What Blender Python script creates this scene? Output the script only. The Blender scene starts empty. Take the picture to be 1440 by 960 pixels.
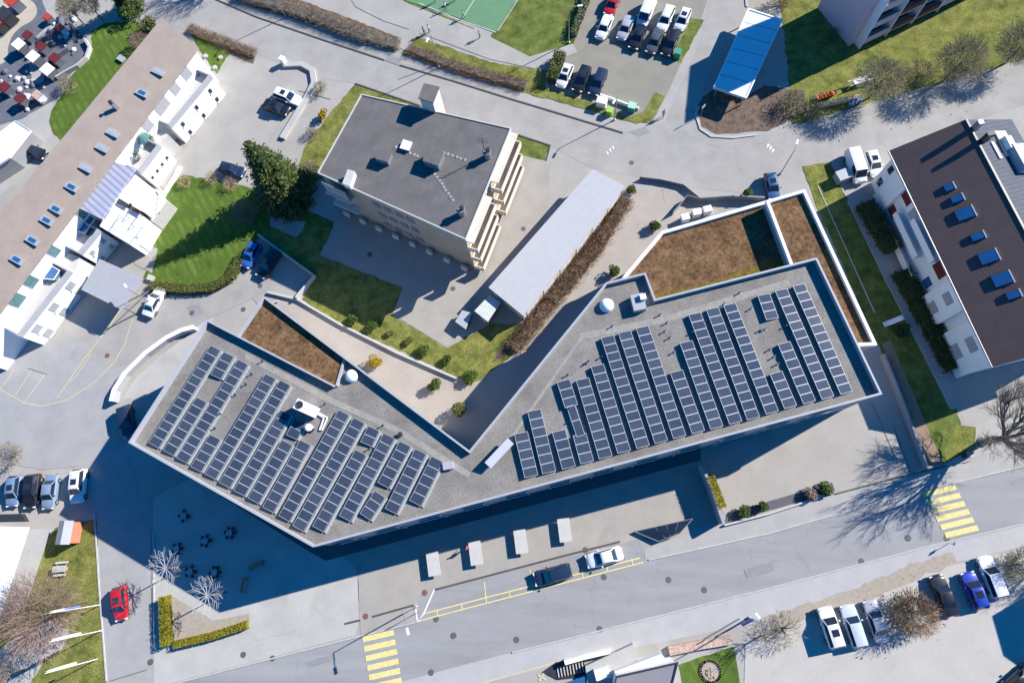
import bpy, bmesh, math, random
from mathutils import Vector, Matrix
random.seed(7)
R = math.radians
scene = bpy.context.scene
COL = scene.collection

# ------------------------------------------------------------------ camera, sky, sun, exposure
CAM_H, FPX, NADIR = 82.0, 900.0, (795.0, 745.0)
g = Vector((NADIR[0]-720, NADIR[1]-480, FPX)).normalized()
ex = (Vector((1, 0, 0)) - g.x*g).normalized()
ez = -g
ey = ez.cross(ex)
M = Matrix((ex, ey, ez))                       # image axes (right, down, forward) -> world

def P(px, py, z=0.0):
    """the spot at height z that the photograph shows at (px, py)"""
    d = M @ Vector((px-720, py-480, FPX))
    t = (z-CAM_H)/d.z
    return Vector((d.x*t, d.y*t, z))

cam_data = bpy.data.cameras.new('camera')
cam = bpy.data.objects.new('camera', cam_data)
COL.objects.link(cam)
cam_data.sensor_width = 36
cam_data.lens = 36*FPX/1440
cam_data.clip_start = 0.5
cam_data.clip_end = 3000
rot = Matrix((M @ Vector((1, 0, 0)), M @ Vector((0, -1, 0)), M @ Vector((0, 0, -1)))).transposed()
cam.matrix_world = Matrix.Translation((0, 0, CAM_H)) @ rot.to_4x4()
scene.camera = cam

SUN_AZ, SUN_EL = 28.0, 30.5                    # the sun stands towards +x turned SUN_AZ to +y
world = bpy.data.worlds.new('World')
scene.world = world
world.use_nodes = True
nt = world.node_tree
sky = nt.nodes.new('ShaderNodeTexSky')
sky.sky_type = 'NISHITA'
sky.sun_disc = False
sky.sun_elevation = R(SUN_EL)
sky.sun_rotation = R(90-SUN_AZ)
sky.altitude = 400
sky.air_density = 1.0
sky.dust_density = 0.3
sky.ozone_density = 8.0
hsv = nt.nodes.new('ShaderNodeHueSaturation')              # a clear alpine sky: deeper blue
hsv.inputs['Saturation'].default_value = 1.65
nt.links.new(sky.outputs[0], hsv.inputs['Color'])
nt.links.new(hsv.outputs[0], nt.nodes['Background'].inputs[0])
nt.nodes['Background'].inputs[1].default_value = 0.09
sun_data = bpy.data.lights.new('sun', 'SUN')
sun_data.energy = 4.6
sun_data.angle = R(0.5)
sun_data.color = (1.0, 0.945, 0.865)
sun = bpy.data.objects.new('sun', sun_data)
COL.objects.link(sun)
sd = Vector((math.cos(R(SUN_AZ))*math.cos(R(SUN_EL)), math.sin(R(SUN_AZ))*math.cos(R(SUN_EL)), math.sin(R(SUN_EL))))
sun.rotation_euler = sd.to_track_quat('Z', 'Y').to_euler()
sun.location = sd*150
scene.view_settings.view_transform = 'Standard'
scene.view_settings.look = 'None'
scene.view_settings.gamma = 1
scene.view_settings.use_curve_mapping = False
scene.view_settings.exposure = 1.05
scene.cycles.max_bounces = 5
scene.cycles.transparent_max_bounces = 6

# ------------------------------------------------------------------ materials
MATS = {}
def mat(name, c, rough=0.85, var=0.12, scale=1.5, c2=None, detail=6, bump=0.0, bscale=None, metal=0.0, spec=0.4, coat=0.0,
        scale2=None, var2=0.0, stretch=None, cracks=0.0, extra=None):
    """a plain surface with uneven tone: one broad noise, one fine noise, optional bump"""
    if name in MATS: return MATS[name]
    m = bpy.data.materials.new(name); m.use_nodes = True; MATS[name] = m
    n = m.node_tree.nodes; l = m.node_tree.links
    b = n['Principled BSDF']
    b.inputs['Roughness'].default_value = rough
    b.inputs['Metallic'].default_value = metal
    b.inputs['Specular IOR Level'].default_value = spec
    b.inputs['Coat Weight'].default_value = coat
    tc = n.new('ShaderNodeTexCoord')
    src = tc.outputs['Object']
    if stretch:
        mp = n.new('ShaderNodeMapping'); mp.inputs['Scale'].default_value = stretch[0]; mp.inputs['Rotation'].default_value = (0, 0, stretch[1])
        l.new(src, mp.inputs[0]); src = mp.outputs[0]
    nz = n.new('ShaderNodeTexNoise'); nz.inputs['Scale'].default_value = scale; nz.inputs['Detail'].default_value = detail; nz.inputs['Roughness'].default_value = 0.62
    l.new(src, nz.inputs['Vector'])
    rp = n.new('ShaderNodeValToRGB')
    lo = [x*(1-var) for x in c]; hi = [x*(1+var) for x in (c2 or c)]
    rp.color_ramp.elements[0].position = 0.32; rp.color_ramp.elements[1].position = 0.68
    rp.color_ramp.elements[0].color = (*lo, 1); rp.color_ramp.elements[1].color = (*hi, 1)
    l.new(nz.outputs['Fac'], rp.inputs[0])
    col = rp.outputs[0]
    if scale2:
        n2 = n.new('ShaderNodeTexNoise'); n2.inputs['Scale'].default_value = scale2; n2.inputs['Detail'].default_value = 4
        l.new(tc.outputs['Object'], n2.inputs['Vector'])
        r2 = n.new('ShaderNodeMapRange'); r2.inputs[1].default_value = 0.3; r2.inputs[2].default_value = 0.7; r2.inputs[3].default_value = 1-var2; r2.inputs[4].default_value = 1+var2
        l.new(n2.outputs['Fac'], r2.inputs[0])
        mx = n.new('ShaderNodeMix'); mx.data_type = 'RGBA'; mx.blend_type = 'MULTIPLY'; mx.inputs[0].default_value = 1
        l.new(col, mx.inputs[6]); l.new(r2.outputs[0], mx.inputs[7]); col = mx.outputs[2]
    if cracks:                                              # thin wandering cracks, only in worn places
        nw = n.new('ShaderNodeTexNoise'); nw.inputs['Scale'].default_value = .9; nw.inputs['Detail'].default_value = 6
        l.new(tc.outputs['Object'], nw.inputs['Vector'])
        ad = n.new('ShaderNodeVectorMath'); ad.operation = 'MULTIPLY_ADD'; l.new(nw.outputs['Color'], ad.inputs[0]); ad.inputs[1].default_value = (2.6, 2.6, 0); l.new(tc.outputs['Object'], ad.inputs[2])
        vo = n.new('ShaderNodeTexVoronoi'); vo.feature = 'DISTANCE_TO_EDGE'; vo.inputs['Scale'].default_value = .13; l.new(ad.outputs[0], vo.inputs['Vector'])
        cr = n.new('ShaderNodeMapRange'); cr.inputs[1].default_value = .002; cr.inputs[2].default_value = .008; cr.inputs[3].default_value = 1; cr.inputs[4].default_value = 0; l.new(vo.outputs['Distance'], cr.inputs[0])
        nm = n.new('ShaderNodeTexNoise'); nm.inputs['Scale'].default_value = .06; nm.inputs['Detail'].default_value = 3; l.new(tc.outputs['Object'], nm.inputs['Vector'])
        mk = n.new('ShaderNodeMapRange'); mk.inputs[1].default_value = .46; mk.inputs[2].default_value = .58; mk.inputs[3].default_value = 0; mk.inputs[4].default_value = cracks*.32; l.new(nm.outputs['Fac'], mk.inputs[0])
        mu = n.new('ShaderNodeMath'); mu.operation = 'MULTIPLY'; l.new(cr.outputs[0], mu.inputs[0]); l.new(mk.outputs[0], mu.inputs[1])
        st_ = n.new('ShaderNodeTexNoise'); st_.inputs['Scale'].default_value = .32; st_.inputs['Detail'].default_value = 7; st_.inputs['Distortion'].default_value = .6; l.new(tc.outputs['Object'], st_.inputs['Vector'])
        sr = n.new('ShaderNodeMapRange'); sr.inputs[1].default_value = .60; sr.inputs[2].default_value = .74; sr.inputs[3].default_value = 0; sr.inputs[4].default_value = .14; l.new(st_.outputs['Fac'], sr.inputs[0])
        mxx = n.new('ShaderNodeMath'); mxx.operation = 'MAXIMUM'; l.new(mu.outputs[0], mxx.inputs[0]); l.new(sr.outputs[0], mxx.inputs[1])
        mc = n.new('ShaderNodeMix'); mc.data_type = 'RGBA'; l.new(mxx.outputs[0], mc.inputs[0]); l.new(col, mc.inputs[6]); mc.inputs[7].default_value = (.10, .098, .095, 1); col = mc.outputs[2]
    if extra:                                               # patches of a second growth or dirt: (colour, scale, from, to)
        ne = n.new('ShaderNodeTexNoise'); ne.inputs['Scale'].default_value = extra[1]; ne.inputs['Detail'].default_value = 8; ne.inputs['Roughness'].default_value = .7; l.new(tc.outputs['Object'], ne.inputs['Vector'])
        er = n.new('ShaderNodeMapRange'); er.inputs[1].default_value = extra[2]; er.inputs[2].default_value = extra[3]; er.inputs[4].default_value = .75; l.new(ne.outputs['Fac'], er.inputs[0])
        me_ = n.new('ShaderNodeMix'); me_.data_type = 'RGBA'; l.new(er.outputs[0], me_.inputs[0]); l.new(col, me_.inputs[6]); me_.inputs[7].default_value = (*extra[0], 1); col = me_.outputs[2]
    l.new(col, b.inputs['Base Color'])
    if bump:
        bp = n.new('ShaderNodeBump'); bp.inputs['Strength'].default_value = bump; bp.inputs['Distance'].default_value = 0.1
        n3 = n.new('ShaderNodeTexNoise'); n3.inputs['Scale'].default_value = bscale or scale*4; n3.inputs['Detail'].default_value = 5
        l.new(tc.outputs['Object'], n3.inputs['Vector']); l.new(n3.outputs['Fac'], bp.inputs['Height']); l.new(bp.outputs[0], b.inputs['Normal'])
    return m

def banded(name, c, cgap, period, gap, angle, rough=0.8, var=0.12, scale=2, cross=None, over=False):
    """a surface with straight joints: courses of tiles, sheet-metal seams, boards"""
    if name in MATS and not over: return MATS[name]
    m = mat(name, c, rough, var, scale)
    n = m.node_tree.nodes; l = m.node_tree.links; b = n['Principled BSDF']
    old = b.inputs['Base Color'].links[0].from_socket
    tc = n.new('ShaderNodeTexCoord')
    def lines(ang, per, gp):
        mp = n.new('ShaderNodeMapping'); mp.inputs['Rotation'].default_value = (0, 0, -ang); l.new(tc.outputs['Object'], mp.inputs[0])
        sx = n.new('ShaderNodeSeparateXYZ'); l.new(mp.outputs[0], sx.inputs[0])
        d = n.new('ShaderNodeMath'); d.operation = 'DIVIDE'; l.new(sx.outputs[0], d.inputs[0]); d.inputs[1].default_value = per
        f = n.new('ShaderNodeMath'); f.operation = 'FRACT'; l.new(d.outputs[0], f.inputs[0])
        c_ = n.new('ShaderNodeMath'); c_.operation = 'LESS_THAN'; l.new(f.outputs[0], c_.inputs[0]); c_.inputs[1].default_value = gp
        return c_.outputs[0]
    fac = lines(angle, period, gap)
    if cross:
        f2 = lines(angle+math.pi/2, cross[0], cross[1])
        mm = n.new('ShaderNodeMath'); mm.operation = 'MAXIMUM'; l.new(fac, mm.inputs[0]); l.new(f2, mm.inputs[1]); fac = mm.outputs[0]
    mx = n.new('ShaderNodeMix'); mx.data_type = 'RGBA'; l.new(fac, mx.inputs[0]); l.new(old, mx.inputs[6]); mx.inputs[7].default_value = (*cgap, 1)
    l.new(mx.outputs[2], b.inputs['Base Color'])
    return m

def leafmat(name, c, var=0.35, rough=0.6):
    """foliage: every leaf mesh island takes its own tone"""
    if name in MATS: return MATS[name]
    m = bpy.data.materials.new(name); m.use_nodes = True; MATS[name] = m
    n = m.node_tree.nodes; l = m.node_tree.links; b = n['Principled BSDF']
    ge = n.new('ShaderNodeNewGeometry')
    rp = n.new('ShaderNodeValToRGB')
    rp.color_ramp.elements[0].color = (*[x*(1-var) for x in c], 1)
    rp.color_ramp.elements[1].color = (c[0]*(1+var*1.2), c[1]*(1+var), c[2]*(1+var*.5), 1)
    l.new(ge.outputs['Random Per Island'], rp.inputs[0]); l.new(rp.outputs[0], b.inputs['Base Color'])
    b.inputs['Roughness'].default_value = rough
    b.inputs['Specular IOR Level'].default_value = 0.25
    return m

# ground covers
m_ground = mat('pavement_grey', (0.335, 0.320, 0.293), .9, .10, .22, scale2=7, var2=.07, cracks=0.5)
m_road = mat('asphalt_worn', (0.275, 0.274, 0.273), .88, .11, .3, stretch=((.25, 1.6, 1), R(-16)), scale2=14, var2=.07, cracks=0.7)
m_road2 = mat('asphalt_upper', (0.315, 0.303, 0.282), .9, .10, .3, scale2=10, var2=.07, cracks=0.7)
m_lane = mat('asphalt_bluish', (0.315, 0.312, 0.308), .9, .08, .35, scale2=10, var2=.06, cracks=0.6)
m_plaza = mat('concrete_light', (0.400, 0.389, 0.362), .9, .09, .3, scale2=8, var2=.05, cracks=0.35)
m_fore = mat('paving_beige', (0.325, 0.303, 0.271), .9, .08, .4, scale2=10, var2=.05, cracks=0.35)
m_apron = mat('concrete_apron', (0.345, 0.320, 0.287), .9, .06, .3, scale2=6, var2=.05, cracks=0.35)
m_court = mat('courtyard_sand', (.36, .32, .28), .92, .08, .3, scale2=7, var2=.07)
m_walk = mat('sidewalk_grey', (0.350, 0.340, 0.320), .9, .06, .5, scale2=9, var2=.06, cracks=0.3)
m_lot = mat('car_park_khaki', (0.235, 0.222, 0.183), .92, .1, .3, scale2=9, var2=.08, cracks=0.5)
m_white_lot = mat('parking_pale', (0.420, 0.399, 0.362), .92, .05, .3, scale2=6, var2=.05, cracks=0.3)
m_darkstrip = mat('dark_ground', (.10, .10, .11), .9, .1, 2)
m_grass = mat('grass', (.088, .122, .026), .95, .28, .6, c2=(.132, .160, .040), bump=.6, bscale=10, scale2=6, var2=.34, spec=.1, extra=((.17, .15, .05), .7, .56, .74))
m_grass2 = mat('grass_dry', (.110, .140, .028), .95, .3, .6, c2=(.185, .186, .050), bump=.6, bscale=9, scale2=5, var2=.36, spec=.1, extra=((.22, .175, .07), .8, .52, .72))
m_grass3 = mat('grass_lush', (.070, .125, .020), .95, .24, .5, c2=(.105, .160, .030), bump=.5, bscale=11, scale2=7, var2=.26, spec=.1, extra=((.13, .14, .04), 1.0, .58, .76))
m_soil = mat('soil', (.115, .085, .065), .97, .25, 1.2, c2=(.165, .122, .092), bump=.8, bscale=5, scale2=7, var2=.3, spec=.1)
m_gravelbed = mat('gravel_bed', (.33, .29, .235), .95, .12, 2, scale2=12, var2=.15)
m_sport = mat('court_green', (.115, .235, .125), .85, .06, .5)
m_cream = mat('path_cream', (.44, .39, .31), .9, .06, .7)
m_slate = mat('path_slate', (.12, .125, .15), .85, .15, .8, scale2=6, var2=.15)
m_kerb = mat('kerb_dark', (.085, .083, .085), .9, .2, 1.5)
m_kerbl = mat('kerb_pale', (.42, .41, .40), .9, .12, 2)
m_yel = mat('paint_yellow', (.64, .55, .23), .8, .12, 3, scale2=14, var2=.12)
m_yelp = mat('paint_yellow_worn', (.50, .45, .26), .85, .12, 3, scale2=14, var2=.15)
m_wht = mat('paint_white', (.68, .68, .68), .8, .08, 3)
m_board = banded('walkway_boards', (.27, .19, .13), (.12, .09, .07), .28, .12, R(65), .85)
m_iron = mat('cast_iron', (.10, .098, .098), .7, .2, 6)
m_ironr = mat('cast_iron_red', (.17, .085, .07), .8, .2, 6)
# buildings
m_gravel = mat('roof_gravel', (.205, .195, .180), .97, .16, .3, c2=(.222, .208, .188), bump=.4, bscale=12, scale2=6, var2=.22, spec=.1, extra=((.13, .12, .105), .45, .56, .74))
m_gravel2 = mat('roof_gravel_pale', (.29, .275, .245), .97, .12, 1.2, scale2=9, var2=.22, spec=.1)
m_sedum = mat('sedum', (.118, .066, .036), .97, .30, .5, c2=(.170, .100, .052), bump=.7, bscale=7, scale2=2.2, var2=.42, spec=.1, detail=10, extra=((.165, .115, .042), 1.1, .52, .74))
m_moss = mat('sedum_moss', (.135, .10, .02), .97, .25, 1.1, c2=(.16, .12, .03), bump=.6, bscale=8, scale2=4, var2=.35, spec=.1)
m_parapet = mat('parapet_metal', (.37, .375, .405), .45, .06, 1, metal=.0, spec=.5)
m_parapetw = mat('parapet_white', (.78, .77, .75), .6, .05, 1)
m_wallg = mat('wall_grey', (.30, .30, .31), .85, .06, .8)
m_white = mat('wall_white', (.80, .80, .79), .8, .03, .6)
m_cream_wall = mat('wall_cream', (.62, .55, .46), .8, .06, .6)
m_beige = mat('wall_beige', (.42, .34, .25), .85, .08, .7)
m_pink = mat('wall_pink', (.52, .40, .44), .85, .05, .5)
m_flat = banded('roof_dark_felt', (.124, .117, .116), (.109, .103, .102), 1.05, .06, R(-18), .9, .16, .5)
m_tile = banded('roof_tile_brown', (.33, .27, .225), (.28, .225, .185), .42, .14, R(143), .9, .1, .6, cross=(.38, .10))
m_tiled = banded('roof_tile_dark', (.100, .064, .060), (.078, .050, .047), .4, .15, R(22), .6, .12, .6)
m_slater = banded('roof_slate', (.085, .095, .115), (.05, .057, .072), .55, .14, R(112), .95, .12, .8)
m_shed = banded('roof_sheet_white', (.43, .435, .45), (.37, .375, .39), 1.1, .045, R(-47), .5, .03, .6)
m_greyroof = banded('roof_sheet_grey', (.36, .365, .385), (.33, .335, .355), .9, .05, R(-30), .5, .04, .6)
m_canopy = banded('roof_panel_pale', (.62, .66, .70), (.25, .28, .32), 2.45, .05, R(68), .4, .04, .7)
m_violet = mat('roof_violet', (.22, .205, .225), .8, .05, .5)
m_lav = banded('roof_lavender_sheet', (.40, .41, .50), (.27, .28, .37), .8, .42, R(50), .4, .08, .8)
m_glass = mat('glass_dark', (.018, .028, .045), .08, .2, 1, spec=.7)
m_glassb = mat('glass_sky_blue', (.02, .11, .28), .12, .1, 1, spec=.7)  # blue of the reflected sky put into the base colour
m_glassg = mat('glass_green', (.10, .20, .20), .1, .2, 2, spec=.6)
m_frame = mat('frame_white', (.72, .73, .75), .5, .04, 2)
m_metal = mat('metal_grey', (.34, .35, .37), .4, .08, 2, metal=.6)
m_dark = mat('metal_dark', (.035, .035, .04), .5, .15, 3)
m_plastic = mat('dome_white', (.82, .83, .86), .25, .03, 2)
m_red = mat('red_paint', (.42, .045, .03), .6, .1, 3)
m_redd = mat('red_shutter', (.13, .015, .02), .7, .1, 3)
m_salmon = mat('salmon_stone', (.45, .32, .25), .9, .2, 2.5, scale2=5, var2=.2)
m_concrete = mat('concrete_slab', (.47, .46, .44), .85, .06, 1.5)
m_stone = mat('stone_grey', (.30, .29, .28), .9, .2, 2)
m_wood = mat('wood_brown', (.34, .22, .14), .8, .2, 3)
m_orange = mat('orange_paint', (.50, .13, .025), .6, .12, 3)
m_bluep = mat('blue_paint', (.03, .10, .32), .5, .1, 3)
m_yelp2 = mat('yellow_shade', (.60, .36, .03), .7, .1, 3)
m_tarp = mat('tarp_grey', (.35, .38, .42), .6, .1, 2)
m_bark = mat('bark', (.17, .145, .125), .95, .25, 3)
m_twig = leafmat('twigs_grey', (.24, .21, .17), .35)
m_twigb = leafmat('twigs_brown', (.24, .155, .10), .45)
m_twigo = leafmat('twigs_olive', (.27, .24, .165), .35)
m_twigr = leafmat('twigs_russet', (.25, .175, .15), .35)
m_leafd = leafmat('needles_dark', (.036, .062, .022), .5)
m_leafl = leafmat('needles_light', (.10, .125, .036), .4)
m_leaf = leafmat('leaves_green', (.055, .095, .018), .4)
m_leafy = leafmat('leaves_yellow', (.20, .185, .016), .35)
m_leafg = leafmat('leaves_gold', (.30, .20, .012), .3)
m_leafo = leafmat('leaves_olive', (.10, .115, .03), .4)
m_skin = mat('skin', (.45, .28, .2), .6, .05, 4)
m_hair = mat('hair', (.04, .025, .02), .7, .1, 8)
m_rubber = mat('rubber', (.02, .02, .022), .85, .1, 8)
m_lampw = mat('headlight_glass', (.7, .72, .75), .1, .03, 8, spec=.7)
m_lampr = mat('tail_glass', (.35, .02, .015), .15, .05, 8, spec=.6)

def objcolor(name, rough, coat):
    m = bpy.data.materials.new(name); m.use_nodes = True
    n = m.node_tree.nodes; l = m.node_tree.links; b = n['Principled BSDF']
    oi = n.new('ShaderNodeObjectInfo')
    nz = n.new('ShaderNodeTexNoise'); nz.inputs['Scale'].default_value = 5
    mr = n.new('ShaderNodeMapRange'); mr.inputs[3].default_value = .9; mr.inputs[4].default_value = 1.06
    l.new(nz.outputs['Fac'], mr.inputs[0])
    mx = n.new('ShaderNodeMix'); mx.data_type = 'RGBA'; mx.blend_type = 'MULTIPLY'; mx.inputs[0].default_value = 1
    l.new(oi.outputs['Color'], mx.inputs[6]); l.new(mr.outputs[0], mx.inputs[7]); l.new(mx.outputs[2], b.inputs['Base Color'])
    b.inputs['Roughness'].default_value = rough; b.inputs['Coat Weight'].default_value = coat; b.inputs['Coat Roughness'].default_value = .06
    return m
m_car = objcolor('car_paint', .35, .7)
m_cloth = objcolor('cloth', .9, 0)

def panelmat():
    m = bpy.data.materials.new('solar_cells'); m.use_nodes = True
    n = m.node_tree.nodes; l = m.node_tree.links; b = n['Principled BSDF']
    ge = n.new('ShaderNodeNewGeometry'); oi = n.new('ShaderNodeObjectInfo')
    rp = n.new('ShaderNodeValToRGB')
    rp.color_ramp.elements[0].color = (.034, .047, .074, 1); rp.color_ramp.elements[1].color = (.050, .064, .092, 1)
    l.new(oi.outputs['Random'], rp.inputs[0]); 
    tc = n.new('ShaderNodeTexCoord'); nz = n.new('ShaderNodeTexNoise'); nz.inputs['Scale'].default_value = 3; nz.inputs['Detail'].default_value = 6
    l.new(tc.outputs['Object'], nz.inputs['Vector'])
    mr = n.new('ShaderNodeMapRange'); mr.inputs[3].default_value = .8; mr.inputs[4].default_value = 1.25; l.new(nz.outputs['Fac'], mr.inputs[0])
    mx = n.new('ShaderNodeMix'); mx.data_type = 'RGBA'; mx.blend_type = 'MULTIPLY'; mx.inputs[0].default_value = 1
    l.new(rp.outputs[0], mx.inputs[6]); l.new(mr.outputs[0], mx.inputs[7]); l.new(mx.outputs[2], b.inputs['Base Color'])
    b.inputs['Roughness'].default_value = .12; b.inputs['Specular IOR Level'].default_value = .38
    return m
m_cells = panelmat()

banded('grass_lush', None, (.080, .128, .022), 1.15, .45, R(32), over=True)      # mowing stripes
# ------------------------------------------------------------------ mesh helpers
class MB:
    def __init__(s): s.v = []; s.f = []; s.m = []
    def add(s, pts): i = len(s.v); s.v += [Vector(p) for p in pts]; return i
    def face(s, pts, mi=0): i = s.add(pts); s.f.append(list(range(i, i+len(pts)))); s.m.append(mi)
    def prism(s, pts, z0, z1, mi=0, top=True, bottom=False, mtop=None):
        """pts: outline (xy); z0, z1: heights, or lists with one height per corner"""
        pts = ccw(pts); k = len(pts)
        Z0 = z0 if isinstance(z0, (list, tuple)) else [z0]*k
        Z1 = z1 if isinstance(z1, (list, tuple)) else [z1]*k
        a = s.add([(p[0], p[1], Z0[j]) for j, p in enumerate(pts)]); b = s.add([(p[0], p[1], Z1[j]) for j, p in enumerate(pts)])
        for j in range(k):
            q = (j+1) % k
            s.f.append([a+j, a+q, b+q, b+j]); s.m.append(mi)
        if top: s.f.append([b+j for j in range(k)]); s.m.append(mi if mtop is None else mtop)
        if bottom: s.f.append([a+j for j in reversed(range(k))]); s.m.append(mi)
    def box(s, c, size, rz=0.0, mi=0, mat4=None):
        hx, hy, hz = size[0]/2, size[1]/2, size[2]/2
        m4 = Matrix.Translation(Vector(c)) @ (mat4 if mat4 is not None else Matrix.Rotation(rz, 4, 'Z'))
        i = s.add([m4 @ Vector((x*hx, y*hy, z*hz)) for z in (-1, 1) for y in (-1, 1) for x in (-1, 1)])
        for f in ((0, 2, 3, 1), (4, 5, 7, 6), (0, 1, 5, 4), (2, 6, 7, 3), (0, 4, 6, 2), (1, 3, 7, 5)):
            s.f.append([i+k for k in f]); s.m.append(mi)
    def tube(s, p0, p1, r0, r1=None, n=6, mi=0, caps=True):
        p0 = Vector(p0); p1 = Vector(p1); r1 = r0 if r1 is None else r1
        d = p1-p0
        if d.length < 1e-6: return
        q = d.to_track_quat('Z', 'Y'); a = []
        for p, r in ((p0, r0), (p1, r1)):
            a.append(s.add([p + q @ Vector((math.cos(2*math.pi*k/n)*r, math.sin(2*math.pi*k/n)*r, 0)) for k in range(n)]))
        for k in range(n):
            j = (k+1) % n
            s.f.append([a[0]+k, a[0]+j, a[1]+j, a[1]+k]); s.m.append(mi)
        if caps:
            s.f.append([a[1]+k for k in range(n)]); s.m.append(mi)
            s.f.append([a[0]+k for k in reversed(range(n))]); s.m.append(mi)
    def lathe(s, c, prof, n=20, mi=0):
        rings = [s.add([(c[0]+r*math.cos(2*math.pi*k/n), c[1]+r*math.sin(2*math.pi*k/n), c[2]+z) for k in range(n)]) for r, z in prof]
        for a, b in zip(rings, rings[1:]):
            for k in range(n):
                j = (k+1) % n
                s.f.append([a+k, a+j, b+j, b+k]); s.m.append(mi)
        s.f.append([rings[-1]+k for k in range(n)]); s.m.append(mi)
    def build(s, name, mats, parent=None, smooth=None, link=True):
        me = bpy.data.meshes.new(name)
        off = parent['_base'] if parent is not None and '_base' in parent else (0, 0, 0)
        off = Vector(off)
        me.from_pydata([v-off for v in s.v], [], s.f)
        mats = mats if isinstance(mats, (list, tuple)) else [mats]
        for m in mats: me.materials.append(m)
        if len(mats) > 1: me.polygons.foreach_set('material_index', s.m)
        if any(len(f) > 4 for f in s.f):
            bm = bmesh.new(); bm.from_mesh(me)
            bmesh.ops.triangulate(bm, faces=[f for f in bm.faces if len(f.verts) > 4], ngon_method='EAR_CLIP')
            bm.to_mesh(me); bm.free()
        if smooth:
            me.polygons.foreach_set('use_smooth', [True]*len(me.polygons)); me.set_sharp_from_angle(angle=R(smooth))
        me.update()
        o = bpy.data.objects.new(name, me)
        COL.objects.link(o)
        if parent is not None: o.parent = parent
        return o

def area2(pts): return sum(a[0]*b[1]-b[0]*a[1] for a, b in zip(pts, list(pts[1:])+[pts[0]]))
def ccw(pts):
    pts = list(pts)
    return pts if area2(pts) > 0 else pts[::-1]
def inset(pts, d):
    """the ccw outline moved inwards by d"""
    pts = [Vector((p[0], p[1])) for p in ccw(pts)]; out = []; n = len(pts)
    for i in range(n):
        a = (pts[i]-pts[i-1]).normalized(); b = (pts[(i+1) % n]-pts[i]).normalized()
        na = Vector((-a.y, a.x)); nb = Vector((-b.y, b.x))
        k = na+nb; k = k/max(k.dot(na), .25)
        out.append(pts[i]+k*d)
    return out
def px(pts, z=0.0): return [P(x, y, z) for x, y in pts]
def tag(o, label=None, cat=None, group=None, kind=None):
    if label: o['label'] = label
    if cat: o['category'] = cat
    if group: o['group'] = group
    if kind: o['kind'] = kind
    return o
def thing(name, label, cat, loc, group=None, rz=0.0):
    o = bpy.data.objects.new(name, None); COL.objects.link(o)
    o.empty_display_size = .3
    o.location = loc; o.rotation_euler = (0, 0, rz)
    if rz == 0.0: o['_base'] = list(loc)
    return tag(o, label, cat, group)
def copy_tree(o, loc, rz=None, label=None, group=None, color=None):
    c = o.copy(); COL.objects.link(c); c.location = loc
    if rz is not None: c.rotation_euler = (0, 0, rz)
    if label: c['label'] = label
    if group: c['group'] = group
    if color and c.type == 'MESH': c.color = color
    for ch in o.children:
        d = ch.copy(); COL.objects.link(d); d.parent = c
        if color: d.color = color
        for gch in ch.children:
            e = gch.copy(); COL.objects.link(e); e.parent = d
    return c

SHEETS = []
def layer_for(pts):
    """height of a new cover: 4 mm above the highest one it may touch"""
    x0, x1 = min(p[0] for p in pts), max(p[0] for p in pts); y0, y1 = min(p[1] for p in pts), max(p[1] for p in pts)
    n = 1+max([s[4] for s in SHEETS if s[0] < x1 and s[1] > x0 and s[2] < y1 and s[3] > y0], default=0)
    SHEETS.append((x0, x1, y0, y1, n, [(p[0], p[1]) for p in pts]))
    return .004*n
def ground_z(p):
    z = 0.0
    for x0, x1, y0, y1, n, pl in SHEETS:
        if x0 <= p[0] <= x1 and y0 <= p[1] <= y1 and .004*n > z:
            c = False; j = len(pl)-1
            for i in range(len(pl)):
                if (pl[i][1] > p[1]) != (pl[j][1] > p[1]) and p[0] < (pl[j][0]-pl[i][0])*(p[1]-pl[i][1])/(pl[j][1]-pl[i][1])+pl[i][0]: c = not c
                j = i
            if c: z = .004*n
    return z
def roughen(pts, step, amp):
    out = []; n = len(pts)
    for i in range(n):
        a = Vector(pts[i]); b = Vector(pts[(i+1) % n]); k = max(1, int((b-a).length/step))
        for j in range(k):
            q = a.lerp(b, j/k)
            out.append(q + Vector((random.uniform(-amp, amp), random.uniform(-amp, amp), 0)) if j else q)
    return out
def smooth_closed(pts, n=5):
    out = []; k = len(pts)
    for i in range(k):
        p0, p1, p2, p3 = [Vector(pts[(i+j) % k]) for j in (-1, 0, 1, 2)]
        for s in range(n):
            t = s/n
            out.append(.5*((2*p1)+(p2-p0)*t+(2*p0-5*p1+4*p2-p3)*t*t+(3*p1-p0-3*p2+p3)*t**3))
    return out
def sheet(name, pts, m, rough=0.0, curve=False):
    """a ground cover lying a few millimetres above the one laid before it"""
    w = px(pts)
    if curve: w = smooth_closed(w)
    if rough: w = roughen(w, .7, rough)
    mb = MB(); z = layer_for(w)
    mb.face([(p.x, p.y, z) for p in ccw(w)])
    o = mb.build(name, m); o['kind'] = 'structure'
    return o
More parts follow.
